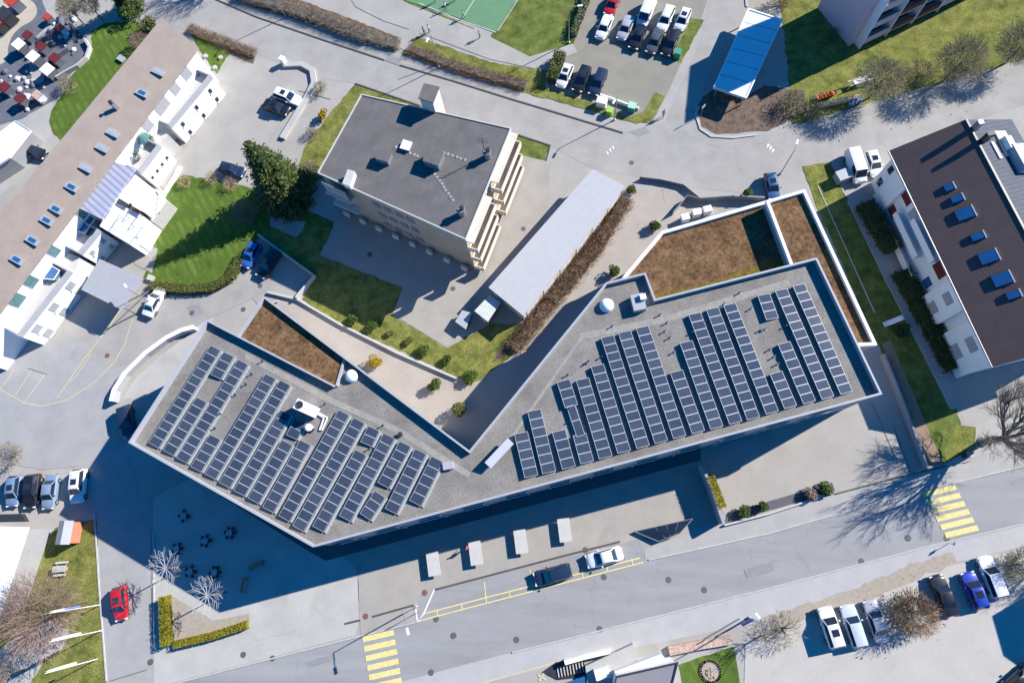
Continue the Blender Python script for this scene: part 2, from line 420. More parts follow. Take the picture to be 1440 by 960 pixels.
def ribbon(mb, pts, w, z0, z1, flat=False, pz=0.0):
    """a band of width w along the pixel polyline: painted line, kerb or low wall"""
    q = [P(x, y, pz) for x, y in pts]; L = []; Rr = []
    for i, p in enumerate(q):
        d = ((q[min(i+1, len(q)-1)]-q[max(i-1, 0)])); d.z = 0; d.normalize()
        nrm = Vector((-d.y, d.x, 0))*w/2
        L.append(p+nrm); Rr.append(p-nrm)
    for i in range(len(q)-1):
        a, b, c, d = Rr[i], Rr[i+1], L[i+1], L[i]
        mb.face([(v.x, v.y, z1) for v in (a, b, c, d)])
        if not flat:
            mb.face([(a.x, a.y, z0), (b.x, b.y, z0), (b.x, b.y, z1), (a.x, a.y, z1)])
            mb.face([(c.x, c.y, z0), (d.x, d.y, z0), (d.x, d.y, z1), (c.x, c.y, z1)])
    if not flat:
        for a, b in ((L[0], Rr[0]), (Rr[-1], L[-1])):
            mb.face([(a.x, a.y, z0), (b.x, b.y, z0), (b.x, b.y, z1), (a.x, a.y, z1)])
def markings(name, lines, m, w=.14):
    mb = MB(); z = layer_for(px([q for ln in lines for q in ln]))
    for k, ln in enumerate(lines): ribbon(mb, ln, w, 0, z+.0006*k, flat=True)
    o = mb.build(name, m); o['kind'] = 'structure'; return o
def low_wall(name, label, pts, w, h, m, cat='wall', cop=None):
    base = P(*pts[0]); o = thing(name, label, cat, base)
    mb = MB(); ribbon(mb, pts, w, 0, h); mb.build('wall_body', m, o)
    if cop:
        c = MB(); ribbon(c, pts, w+.08, h+.002, h+.06); c.build('coping', cop, o)
    return o


# ================================================================== THE SETTING
mb = MB(); mb.face([(-400, -300, -.01), (400, -300, -.01), (400, 500, -.01), (-400, 500, -.01)])
mb.build('ground', m_ground)['kind'] = 'structure'
sheet('road_upper', [(200, -45), (360, 22), (560, 86), (720, 138), (875, 186), (935, 172), (985, 60), (1005, -20), (1062, -20), (1000, 110), (978, 160), (985, 188), (1060, 192), (1105, 178), (1200, 152), (1440, 84), (1560, 50),
      (1560, 110), (1440, 148), (1250, 208), (1105, 246), (1050, 272), (960, 262), (890, 248), (830, 236), (775, 205), (725, 190), (590, 152), (500, 118), (440, 108), (345, 70), (300, 60), (180, 10)], m_road2)
sheet('road_main', [(60, 1010), (215, 968), (360, 930), (505, 893), (590, 873), (905, 788), (1080, 750), (1262, 698), (1440, 655), (1640, 606), (2200, 470), (2200, 560), (1640, 690), (1440, 735), (1305, 767), (1080, 826), (720, 916), (560, 958), (380, 1010), (200, 1060), (-300, 1210), (-440, 1150)], m_road)
sheet('side_street', [(118, 655), (150, 600), (185, 640), (213, 740), (216, 905), (212, 938), (150, 957), (140, 830), (133, 720)], m_lane)
m_swl = mat('sidewalk_pale', (.385, .38, .372), .9, .06, .5, scale2=9, var2=.06)
sheet('sidewalk_lower', [(560, 959), (720, 917), (1080, 827), (1305, 768), (1440, 736), (1640, 691), (2200, 561), (2200, 590), (1640, 720), (1440, 768), (1300, 800), (1100, 868), (880, 912), (720, 950), (600, 985)], m_swl)
sheet('sidewalk_upper', [(908, 787), (1080, 749), (1262, 697), (1440, 654), (1440, 640), (1330, 655), (1180, 693), (1012, 735), (985, 752), (905, 768)], m_walk)
sheet('plaza', [(216, 700), (330, 640), (445, 765), (500, 790), (506, 868), (500, 892), (360, 929), (216, 966)], m_plaza)
sheet('forecourt', [(440, 745), (660, 700), (985, 640), (1000, 735), (900, 775), (905, 784), (590, 872), (507, 892), (503, 800)], m_fore)
sheet('parking_lane', [(587, 836), (900, 757), (908, 787), (590, 872)], m_road)
sheet('apron', [(985, 640), (1200, 560), (1262, 575), (1300, 668), (1180, 692), (1020, 724), (1003, 700)], m_apron)
sheet('dark_strip', [(200, 628), (470, 740), (985, 610), (985, 647), (458, 788), (440, 778)], m_darkstrip)  # ground band kept darker than the paving around it
sheet('courtyard', [(340, 400), (480, 452), (645, 532), (720, 495), (800, 400), (880, 270), (960, 260), (1000, 285), (960, 340), (890, 410), (700, 640), (640, 640), (480, 520), (372, 440)], m_court)
sheet('ramp_floor', [(300, 440), (262, 473), (225, 500), (190, 532), (172, 560), (195, 562), (260, 540), (300, 480)], m_plaza)
sheet('parking_apron', [(1048, 905), (1100, 872), (1290, 806), (1450, 768), (1640, 740), (1900, 690), (1900, 1200), (1040, 1200)], m_white_lot)
sheet('yard', [(-60, 490), (60, 480), (125, 480), (170, 430), (215, 440), (265, 470), (215, 500), (175, 535), (150, 605), (120, 655), (60, 660), (-60, 640)], m_lane)
sheet('driveway', [(130, 480), (175, 425), (230, 415), (330, 385), (360, 340), (440, 388), (418, 420), (372, 412), (290, 450), (262, 468), (200, 500), (160, 520), (110, 500)], m_road2)
sheet('house_yard', [(270, 215), (330, 95), (395, 90), (440, 108), (430, 190), (395, 245), (310, 252), (262, 250)], m_ground)
sheet('car_park', [(835, -45), (1010, -45), (985, 30), (940, 128), (918, 172), (885, 168), (845, 145), (772, 124), (768, 98), (803, 72), (815, 40)], m_lot)
sheet('court_paving', [(470, 298), (450, 358), (567, 404), (552, 442), (628, 488), (690, 452), (735, 400), (770, 290), (775, 218), (725, 200), (660, 340)], m_fore)
sheet('left_pavement', [(-60, 330), (85, 200), (72, 172), (68, 155), (85, 138), (60, 150), (20, 170), (-60, 200)], m_walk)
sheet('kiosk_ground', [(-60, -40), (85, -40), (105, 40), (128, 62), (118, 85), (95, 108), (86, 135), (60, 150), (30, 168), (-60, 190)], m_slate, .1)
sheet('cream_path', [(-40, 20), (15, -10), (32, -5), (48, 5), (52, 18), (44, 30), (30, 38), (18, 50), (12, 65), (6, 88), (-30, 95), (-30, 60), (0, 55), (12, 45), (26, 32), (20, 24)], m_cream, 0, True)
sheet('winding_path', [(60, 0), (66, 20), (62, 40), (45, 58), (40, 75), (42, 100), (50, 118), (62, 112), (56, 95), (56, 78), (66, 62), (80, 48), (84, 28), (78, 0)], m_walk, 0, True)
# grass
sheet('lawn', [(128, 45), (150, 32), (190, 30), (215, 40), (185, 85), (150, 127), (124, 160), (95, 196), (84, 197), (73, 185), (69, 170), (72, 157), (85, 138), (96, 112), (118, 88), (129, 66)], m_grass3, .12)
sheet('lawn', [(266, 44), (326, 70), (305, 104), (278, 66)], m_grass3, .1)
sheet('lawn', [(200, 342), (240, 264), (258, 246), (345, 262), (400, 275), (440, 300), (470, 312), (468, 322), (430, 318), (380, 322), (346, 350), (328, 384), (292, 402), (216, 402), (200, 395), (222, 350)], m_grass3, .15)
sheet('lawn', [(500, 119), (592, 148), (600, 165), (520, 160), (470, 250), (415, 255), (430, 205), (470, 152)], m_grass2, .12)
sheet('lawn', [(365, 330), (385, 318), (430, 318), (468, 322), (449, 359), (566, 405), (551, 443), (628, 489), (690, 455), (735, 455), (742, 470), (715, 505), (662, 543), (640, 528), (480, 456), (425, 421), (444, 390)], m_grass2, .12)
sheet('lawn', [(725, 190), (772, 204), (766, 226), (728, 218)], m_grass, .08)
sheet('lawn', [(1128, 236), (1168, 230), (1184, 268), (1204, 298), (1262, 395), (1300, 470), (1340, 560), (1352, 600), (1358, 640), (1326, 652), (1232, 480), (1236, 490), (1225, 470)], m_grass, .1)
sheet('lawn', [(1128, 234), (1168, 228), (1186, 272), (1204, 300), (1210, 312), (1160, 320)], m_grass2, .1)
sheet('lawn', [(488, -25), (562, -4), (667, 40), (660, 54), (620, 46), (505, 4)], m_grass, .1)
sheet('lawn', [(735, -25), (838, -25), (806, 64), (748, 82), (698, 66), (690, 50), (735, -10)], m_grass, .1)
sheet('lawn', [(582, 50), (690, 88), (748, 97), (770, 100), (766, 124), (845, 148), (880, 166), (905, 158), (922, 130), (935, 136), (916, 172), (895, 174), (840, 158), (720, 126), (620, 92), (564, 76)], m_grass2, .12)
sheet('lawn', [(971, 26), (990, 28), (958, 90), (943, 84)], m_grass, .12)
sheet('lawn', [(1092, -40), (1500, -40), (1500, 66), (1440, 84), (1205, 150), (1115, 176), (1112, 140)], m_grass2, .2)
sheet('lawn', [(94, 732), (136, 732), (140, 830), (150, 965), (-40, 1010), (-40, 880), (40, 790), (78, 742)], m_grass2, .2)
sheet('lawn', [(954, 934), (1031, 908), (1046, 985), (965, 985)], m_grass3, .06)
sheet('flower_bed', [(1005, 126), (1048, 138), (1075, 120), (1132, 128), (1134, 156), (1082, 184), (1010, 189), (986, 178), (980, 152), (988, 136)], m_soil, .12)
sheet('flower_bed', [(1046, -10), (1090, -10), (1086, 20), (1050, 12)], m_gravelbed, .1)
sheet('hedge_bed', [(862, 278), (885, 285), (850, 350), (800, 410), (740, 470), (705, 505), (690, 510), (735, 455)], m_soil, .2)
sheet('hedge_bed', [(268, 40), (285, 44), (362, 74), (356, 90), (322, 76)], m_soil, .1)
sheet('hedge_bed', [(320, -30), (375, -18), (560, 52), (562, 72), (540, 66), (350, 8), (320, -4)], m_soil, .12)
sheet('gravel_bed', [(240, 836), (300, 872), (350, 862), (352, 874), (242, 902)], m_gravelbed, .05)
sheet('stone_edge', [(1330, 655), (1440, 625), (1500, 600), (1500, 560), (1440, 575), (1360, 600)], m_walk)
sheet('lawn', [(1345, 598), (1372, 600), (1372, 630), (1330, 650), (1325, 640)], m_grass2, .12)
sheet('gravel_yard', [(8, 905), (40, 880), (75, 872), (98, 885), (92, 905), (60, 930), (30, 985), (-30, 985), (-20, 930)], m_plaza, .3)
sheet('verge', [(1050, 888), (1072, 868), (1120, 852), (1200, 828), (1290, 790), (1340, 776), (1345, 790), (1296, 812), (1210, 846), (1140, 868), (1100, 890), (1062, 902)], m_gravelbed, .25)
# paths over the grass
sheet('path', [(560, -2), (575, 6), (672, 44), (745, 80), (806, 62), (812, 74), (752, 97), (690, 84), (588, 46), (540, 30), (500, 10), (480, -25), (500, -25)], m_ground)
sheet('path', [(552, 62), (570, 72), (592, 46), (578, 40)], m_ground)
sheet('sports_court', [(548, -30), (745, -30), (697, 47), (640, 24), (572, 2)], m_sport)
sheet('walkway', [(1192, 282), (1206, 278), (1268, 395), (1320, 500), (1352, 572), (1338, 576), (1290, 480), (1245, 392)], m_walk)
sheet('boardwalk', [(1252, 478), (1240, 482), (1300, 655), (1326, 652)], m_board)
sheet('terrace_slabs', [(186, 350), (200, 340), (222, 350), (214, 384), (190, 372)], m_apron)
sheet('sheltered_paving', [(380, 305), (430, 312), (425, 326), (416, 334), (380, 318)], m_fore)
# repaired patches in the asphalt
m_patch = mat('asphalt_patch', (.24, .24, .245), .9, .08, 1.2, scale2=10, var2=.08)
for pts in ([(884, 186), (906, 178), (914, 186), (898, 193)], [(548, 78), (566, 84), (560, 92), (542, 86)], [(1420, 676), (1440, 671), (1440, 678), (1424, 682)], [(262, 432), (280, 428), (286, 440), (270, 446)], [(1046, 800), (1086, 790), (1090, 802), (1050, 812)], [(430, 930), (470, 919), (474, 927), (434, 938)], [(1180, 232), (1215, 222), (1218, 228), (1184, 238)]):
    sheet('road_patch', pts, m_patch, .06)
# kerbs and painted lines
def kerb(name, lines, w, h, m):
    mb = MB()
    for ln in lines: ribbon(mb, ln, w, 0, h)
    o = mb.build(name, m); o['kind'] = 'structure'
kerb('kerb', [[(300, -2), (360, 24), (450, 55), (541, 85)], [(562, 92), (640, 115), (720, 140), (800, 164), (876, 187)]], .2, .10, m_kerb)
kerb('kerb', [[(500, 118), (590, 149)], [(725, 189), (774, 205), (768, 226)]], .2, .12, m_kerb)
kerb('kerb', [[(613, 828), (720, 800), (800, 779), (872, 761)], [(486, 876), (507, 871)], [(525, 866), (582, 850)]], .2, .12, m_kerb)
kerb('kerb', [[(1175, 694), (1262, 671), (1330, 655)]], .15, .12, m_kerb)
kerb('kerb_stone', [[(983, 150), (978, 160), (985, 182), (1000, 192), (1030, 194), (1062, 190)], [(1050, 10), (1048, -10)]], .3, .13, m_kerbl)
kerb('kerb_stone', [[(590, 873), (506, 894), (360, 931), (213, 969)], [(720, 917), (1080, 827), (1305, 768), (1440, 736)], [(912, 787), (1080, 750), (1262, 698), (1440, 655)]], .16, .10, m_kerbl)
kerb('kerb_stone', [[(133, 720), (140, 830), (150, 957)], [(216, 745), (217, 905)]], .18, .1, m_kerbl)
kerb('kerb_stone', [[(1192, 284), (1245, 394), (1290, 482), (1336, 574)], [(1150, 262), (1230, 440)]], .12, .08, m_kerbl)
st = []
for i in range(6):
    x, y = 532+2.2*i, 893.6+13.4*i
    st.append([(x-22, y+5), (x+22, y-5)])
for i in range(6):
    x, y = 1321+6.2*i, 690+11.4*i
    st.append([(x-23, y+5.5), (x+23, y-5.5)])
markings('crosswalk_stripes', st, m_yel, .62)
markings('bay_lines', [[(587, 873), (690, 846), (905, 790)], [(597, 862), (690, 838), (900, 784)], [(615, 866), (615, 857)], [(650, 857), (649, 848)], [(718, 840), (716, 831)], [(853, 803), (855, 794)],
         [(890, 794), (888, 785)], [(684, 846), (681, 818)], [(820, 812), (818, 800)], [(750, 831), (745, 800)], [(785, 822), (784, 813)]], m_yel, .14)
markings('yard_lines', [[(187, 448), (175, 485), (162, 508), (130, 540), (95, 562), (60, 571), (36, 567), (-10, 542)], [(176, 425), (152, 462), (118, 505), (80, 560)], [(45, 520), (22, 555)], [(64, 525), (35, 565)], [(20, 520), (0, 548)],
         [(128, 498), (105, 532), (95, 537)], [(165, 437), (140, 475)]], m_yelp, .13)
markings('bay_corner', [[(584, 850), (587, 874), (596, 862), (611, 828)]], m_wht, .2)
tri = MB()
for x, y in [(853.5, 215), (857.5, 211), (861.5, 207.5), (1081, 204.5), (1084.5, 208), (1088, 211.5)]:
    a, b, c = P(x-1.5, y-2.5), P(x+2, y-1), P(x+2, y+4) if x < 1000 else P(x-3, y+4)
    tri.face([(q.x, q.y, ground_z(q)+.004) for q in ccw([a, b, c])])
tri.build('give_way_marks', m_wht)['kind'] = 'structure'
markings('court_lines', [[(590, 5), (640, 26), (697, 46)], [(700, 44), (745, -25)], [(652, 24), (680, -20)]], m_wht, .08)
markings('lower_line', [[(670, 962), (735, 944), (798, 926)]], m_yelp, .16)
markings('cross_mark', [[(756, 948), (768, 955)], [(758, 957), (765, 946)]], m_yelp, .25)
markings('seams', [[(212, 742), (215, 905)], [(155, 957), (207, 941)], [(1257, 600), (1280, 663)], [(1225, 565), (1262, 650)]], m_kerb, .06)
markings('tyre_marks', [[(560, 112), (620, 90)], [(420, 128), (465, 140)], [(40, 518), (66, 526)]], m_kerb, .08)
markings('paving_seams', [[(505, 815), (506, 868)], [(360, 900), (420, 885)], [(780, 300), (800, 262)], [(930, 255), (935, 285)]], m_kerbl, .05)

# ================================================================== MAIN BUILDING
HM = 10.0
def xy(p, z): q = P(p[0], p[1], z); return Vector((q.x, q.y, 0))
def line_wall(mb, pts, w, z0, z1, mi=0):
    """a straight-sided band along world points, kept to the left side of its direction"""
    n = len(pts); L = []
    for i, p in enumerate(pts):
        a = (pts[i]-pts[i-1]) if i else (pts[1]-pts[0]); b = (pts[i+1]-pts[i]) if i < n-1 else (pts[i]-pts[i-1])
        a = Vector((a.x, a.y)).normalized(); b = Vector((b.x, b.y)).normalized()
        na = Vector((-a.y, a.x)); nb = Vector((-b.y, b.x)); k = na+nb; k = k/max(k.dot(na), .3)
        L.append(Vector((p.x+k.x*w, p.y+k.y*w, 0)))
    for i in range(n-1):
        mb.prism([pts[i], pts[i+1], L[i+1], L[i]], z0, z1, mi)
def ring(mb, pts, w, z0, z1, mi=0):
    a = ccw(pts); b = inset(a, w); n = len(a)
    for i in range(n):
        j = (i+1) % n
        mb.prism([a[i], a[j], b[j], b[i]], z0, z1, mi)
def windows_on(parent, a, b, z, w, h, gap, m=None, start=.8, sill=True, label=None, off=.012, frame=True):
    """a row of framed windows on the wall that runs a -> b with the outside on its right"""
    a = Vector((a[0], a[1], 0)); b = Vector((b[0], b[1], 0)); d = (b-a); Ln = d.length; d.normalize(); nrm = Vector((d.y, -d.x, 0))
    t = start; ang = math.atan2(d.y, d.x)
    while t+w < Ln-.3:
        c = a+d*(t+w/2)+nrm*.02
        mb = MB(); mb.box((c.x, c.y, z+h/2), (w, .08, h), ang)
        o = mb.build('window', m_frame if frame else (m or m_glass), parent)
        if frame:
            g2 = MB(); c2 = c+nrm*.03; g2.box((c2.x, c2.y, z+h/2), (w-.14, .06, h-.14), ang)
            q = g2.build('pane', m or m_glass); q.parent = o
            for v in q.data.vertices: v.co -= Vector(parent['_base'])
        t += w+gap

A, B, C, E_, F, G, H, I, J, L, N = [xy(p, HM) for p in [(291, 449), (180, 622), (440, 769), (1241, 554), (1149, 362), (922, 420), (908, 383), (852, 397), (660, 633), (371, 416), (470, 541)]]
Mp = A.lerp(N, .245)
main = thing('school_building', 'large V-shaped flat-roofed building carrying two fields of solar panels', 'building', (C+J)/2)
foot = [A, B, C, E_, F, G, H, I, J, L, Mp]
wl = MB(); wl.prism(inset(foot, .12), 0, 9.1, 0, top=False); wl.build('wall', m_wallg, main)
O_ = J.lerp(L, .592)
gr = MB(); gr.face([(p.x, p.y, 9.3) for p in ccw([A, B, C, E_, F, G, H, I, J, O_, N])]); gr.build('gravel_roof', m_gravel, main)
sd_ = MB(); sd_.face([(p.x, p.y, 9.45) for p in ccw([Mp, N, O_, L])]); sd_.build('planted_roof', m_sedum, main).data
pr = MB(); ring(pr, foot, .23, 8.9, HM); pr.build('parapet', m_parapet, main)
pr2 = MB(); line_wall(pr2, [N, Mp], .23, 9.2, HM-.02); line_wall(pr2, [O_, N], .30, 9.2, 9.62); pr2.build('parapet', m_parapet, main)
# green roof of the lower north block and of the raised side strip
g1 = [xy((875, 390), 8.2), xy((930, 325), 8.2), xy((1077, 282), 8.2), F.lerp(G, .15), G, H, H.lerp(I, .6)]
b1 = MB(); b1.prism(inset(g1, .1), 0, 7.6, 0, top=False); b1.build('wall', m_wallg, main)
b1 = MB(); b1.face([(p.x, p.y, 7.7) for p in ccw(g1)]); b1.build('planted_roof', m_sedum, main)
b1 = MB(); ms = [xy((900, 383), 8), xy((922, 402), 8), xy((1000, 386), 8), xy((1104, 356), 8), xy((1112, 372), 8)]
moss = [G.lerp(F, .01), F.lerp(G, .17), F.lerp(G, .17)+(xy((1100, 352), 8)-xy((1106, 371), 8)), G.lerp(F, .3)+(xy((1000, 388), 8)-xy((1003, 399), 8)), G.lerp(H, .35)+Vector((.9, .3, 0)), G.lerp(H, .06)]
b1.face([(p.x, p.y, 7.706) for p in ccw(roughen(smooth_closed(moss, 4), .3, .16))]); b1.build('moss_patch', m_moss, main)
b1 = MB(); line_wall(b1, [g1[2], g1[1], g1[0]], .4, 7.5, 8.2); line_wall(b1, [g1[0], g1[6]], .3, 7.5, 8.2); b1.build('parapet', m_parapetw, main)
s1 = [xy((1077, 282), 9.5), xy((1132, 266), 9.5), xy((1234, 485), 9.5), F.lerp(E_, .655), F, F.lerp(G, .155)]
b2 = MB(); b2.prism(inset(s1, .1), 0, 8.9, 0, top=False); b2.build('wall', m_wallg, main)
b2 = MB(); b2.face([(p.x, p.y, 9.05) for p in ccw(s1)]); b2.build('planted_roof', m_sedum, main)
b2 = MB(); line_wall(b2, [s1[3], s1[2], s1[1], s1[0], s1[5]], .36, 8.9, 9.5); b2.build('parapet', m_parapetw, main)
# pale maintenance strips in the gravel
b3 = MB()
def rp(p, z=9.3): return P(p[0], p[1], z)
def roofband(mb, pts, w, z):
    q = [rp(p) for p in pts]
    for a, b in zip(q, q[1:]):
        d = (b-a).normalized(); nrm = Vector((-d.y, d.x, 0))*w/2
        mb.face([(v.x, v.y, z) for v in (a-nrm, b-nrm, b+nrm, a+nrm)])
roofband(b3, [(702, 640), (818, 474)], .35, 9.306); roofband(b3, [(817, 473), (935, 449), (1110, 397)], .8, 9.309)
roofband(b3, [(345, 500), (470, 565), (560, 605), (660, 668)], .7, 9.312)
b3.build('gravel_strip', m_gravel2, main)
for a, b in ((C, E_), (B, C), (A, B), (L, J), (J, I)):
    a_, b_ = (a, b)
    for z in (.9, 4.9): windows_on(main, a_, b_, z, 2.6, 2.1, 2.6 if a is C else 3.4)
# domes and hatches are part of the roof
for p, r in (((495, 529), .78), ((853, 430), .85)):
    q = rp(p); d = MB(); d.lathe((q.x, q.y, 9.3), [(r, 0), (r, .28), (r*.96, .38), (r*.8, .58), (r*.5, .74), (r*.15, .8)], 24)
    d.build('skylight_dome', m_plastic, main, smooth=40)
q = rp((888, 430)); hb = MB(); u = (rp((905, 432))-rp((880, 437))); ang = math.atan2(u.y, u.x)
c = rp((893, 428)); hb.box((c.x+.3, c.y, 9.75), (1.5, 2.0, .9), ang); h_ = hb.build('roof_hatch', m_greyroof, main)
hb = MB(); c = rp((905, 422)); hb.box((c.x-.2, c.y, 9.95), (.7, .7, 1.3), ang); hb.build('hatch_edge', m_parapetw).parent = h_
for v in h_.children[0].data.vertices: v.co -= Vector(main['_base'])
# standing objects on the roof
def unit(name, label, cat, p, z, group=None): b = P(p[0], p[1], z); return thing(name, label, cat, b, group), b
t, b = unit('air_conditioner', 'big white air conditioning unit with a round fan on the left wing roof', 'air conditioner', (436, 576), 9.3)
u = rp((449, 574))-rp((418, 560)); ang = math.atan2(u.y, u.x)
k = MB(); k.box((b.x, b.y, 10.32), (2.35, 1.25, 1.7), ang); k.build('casing', m_frame, t)
k = MB(); d = u.normalized()
for s in (-.9, .9): k.box((b.x+d.x*s, b.y+d.y*s, 9.385), (.12, 1.2, .17), ang)
k.build('foot_rail', m_metal, t)
k = MB(); fc = b-d*.62; k.lathe((fc.x, fc.y, 11.17), [(.46, 0), (.46, .07), (.40, .07), (.36, .03), (.1, .03)], 20); fan = k.build('fan', m_dark, t)
t, b = unit('vent_cowl', 'white rounded vent cowl beside the bent pipe on the left wing roof', 'vent', (437, 602), 9.3)
k = MB(); k.lathe((b.x, b.y, 9.3), [(.34, 0), (.34, .5), (.45, .55), (.42, .72), (.2, .8)], 16); k.build('cowl', m_plastic, t, smooth=40)
k = MB(); k.tube((b.x, b.y, 9.6), tuple(b+d*.55+Vector((0, 0, .3))), .16, n=10); k.build('outlet', m_dark, t)
t, b = unit('refrigerant_pipe', 'bent grey pipe pair running from the air conditioning unit', 'pipe', (450, 590), 9.3)
k = MB()
for s in (0, .42):
    pts = [rp((440+s*8, 578)), rp((452+s*10, 585)), rp((456+s*12, 588)), rp((450+s*8, 605))]
    for a_, b_ in zip(pts, pts[1:]): k.tube(a_+Vector((0, 0, .14+s*.1)), b_+Vector((0, 0, .14+s*.1)), .10, n=8)
k.build('pipe', m_frame, t)
t, b = unit('light_scoop', 'long slanted white rooflight box between the two wings', 'rooflight', (702, 640), 9.3)
a_, b_ = rp((687, 655)), rp((719, 621)); u = b_-a_; ang = math.atan2(u.y, u.x); c = (a_+b_)/2
k = MB(); tilt = Matrix.Rotation(ang, 4, 'Z') @ Matrix.Rotation(R(18), 4, 'X'); k.box((c.x, c.y, 10.15), (u.length, .95, .2), mat4=tilt); k.build('cover', mat('cover_lavender', (.42, .44, .52), .4, .05, 2), t)
k = MB(); k.box((c.x, c.y, 9.66), (u.length-.2, .45, .72), ang); k.build('curb', m_parapet, t)
t, b = unit('roof_box', 'small grey service box at the end of the left panel rows', 'box', (631, 655), 9.3)
k = MB(); k.box((b.x, b.y, 9.5), (.75, 1.15, .4), R(100)); k.build('casing', m_concrete, t)
k = MB(); k.box((b.x, b.y, 9.72), (.81, 1.21, .05), R(100)); k.build('lid', m_parapet, t)
t, b = unit('roof_vent', 'short dark vent stub on the gravel near the left wing inner edge', 'vent', (564, 611), 9.3)
k = MB(); k.lathe((b.x, b.y, 9.3), [(.22, 0), (.22, .35), (.3, .37), (.28, .48), (.1, .52)], 12); k.build('cap', m_dark, t)
posts = [(367, 510), (352, 528), (344, 542), (329, 557), (308, 584), (300, 604), (536, 600), (517, 633), (455, 570), (436, 592), (825, 510), (843, 504), (822, 513), (925, 445), (932, 468), (939, 477), (945, 497), (970, 470),
         (935, 456), (1037, 414), (1053, 436), (1067, 466), (1073, 465), (1080, 493), (1085, 504), (1090, 514), (1101, 461), (796, 529), (797, 577), (799, 594), (858, 461), (1015, 430)]
po = None
for p in posts:
    b = P(p[0]+3, p[1]-2, 9.3)
    if po is None:
        po = thing('anchor_post', 'thin metal anchor post standing in the gravel between the panel rows', 'post', b, 'roof anchor posts')
        k = MB(); k.tube((b.x, b.y, 9.3), (b.x, b.y, 9.72), .07, n=8); k.lathe((b.x, b.y, 9.72), [(.10, 0), (.10, .06), (.03, .08)], 8); k.build('post', m_dark, po)
        k = MB(); k.lathe((b.x, b.y, 9.3), [(.16, 0), (.16, .04), (.1, .05)], 10); k.build('base', m_metal, po)
    else: copy_tree(po, b)

# ------------------------------------------------------------------ solar panels
def panel_row(first, last, n, width, wing, words, turned=False, tilt=11, hi=.36, tray=False):
    z = 9.62
    a, b = P(*first, z), P(*last, z); d = (b-a)
    pitch = d.length/(n-1) if n > 1 else 1.0
    d.normalize(); side = Vector((-d.y, d.x, 0))            # the raised edge lies on the left of the photo
    if M.transposed() @ side @ Vector((1, 0, 0)) > 0: side = -side
    base = P(*first, 9.3)
    t = thing('solar_panel_row', words, 'solar panels', base, 'solar panel rows on the '+wing)
    s, c = math.sin(R(tilt)), math.cos(R(tilt))
    e = side*c + Vector((0, 0, s)); nrm = d.cross(e).normalized()
    if nrm.z < 0: nrm = -nrm
    for i in range(n):
        o = a + d*pitch*i
        hl = (pitch-.018)/2; hw = width/2; fr = .036
        jz = random.uniform(-.006, .006)
        mb = MB(); o = o+Vector((0, 0, jz))
        e0_, d0_ = e, d; e = (e0_+nrm*random.gauss(0, .006)).normalized(); d = (d0_+nrm*random.gauss(0, .006)).normalized()
        outer = [o-d*hl-e*hw, o+d*hl-e*hw, o+d*hl+e*hw, o-d*hl+e*hw]
        inn = [o-d*(hl-fr)-e*(hw-fr), o+d*(hl-fr)-e*(hw-fr), o+d*(hl-fr)+e*(hw-fr), o-d*(hl-fr)+e*(hw-fr)]
        for k in range(4):
            j = (k+1) % 4
            mb.face([outer[k], outer[j], inn[j], inn[k]], 0)
            mb.face([outer[k]-nrm*.04, outer[j]-nrm*.04, outer[j], outer[k]], 0)
        mb.face(list(reversed([q-nrm*.04 for q in outer])), 0)
        mb.face([q-nrm*.006 for q in inn], 1)
        e, d = e0_, d0_
        mb.build('solar_panel', [m_frame2, m_cells], t)
    k = MB(); end = a + d*pitch*(n-1)
    for off, hgt in ((width*.42, hi-.03), (-width*.42, .1)):
        p0 = a-d*pitch*.5+side*off; p1 = end+d*pitch*.5+side*off
        zt = z+off*s-.06
        q0 = Vector((p0.x, p0.y, 0)); q1 = Vector((p1.x, p1.y, 0)); w2 = side*.035
        k.prism([q0-w2, q1-w2, q1+w2, q0+w2], 9.31, zt)
    k.build('mounting_rail', m_metal, t)
    if tray:                                               # pale ballast tray along the low side of each row
        k = MB(); off = -(width/2+.17); p0 = a-d*pitch*.5+side*off; p1 = end+d*pitch*.5+side*off
        q0 = Vector((p0.x, p0.y, 0)); q1 = Vector((p1.x, p1.y, 0)); w2 = side*.12
        k.prism([q0-w2, q1-w2, q1+w2, q0+w2], 9.31, 9.46); k.build('ballast_tray', m_tray, t)
m_tray = mat('tray_pale', (.36, .37, .37), .7, .15, 4)
m_frame2 = mat('panel_frame', (.40, .43, .48), .45, .05, 2, metal=.0)
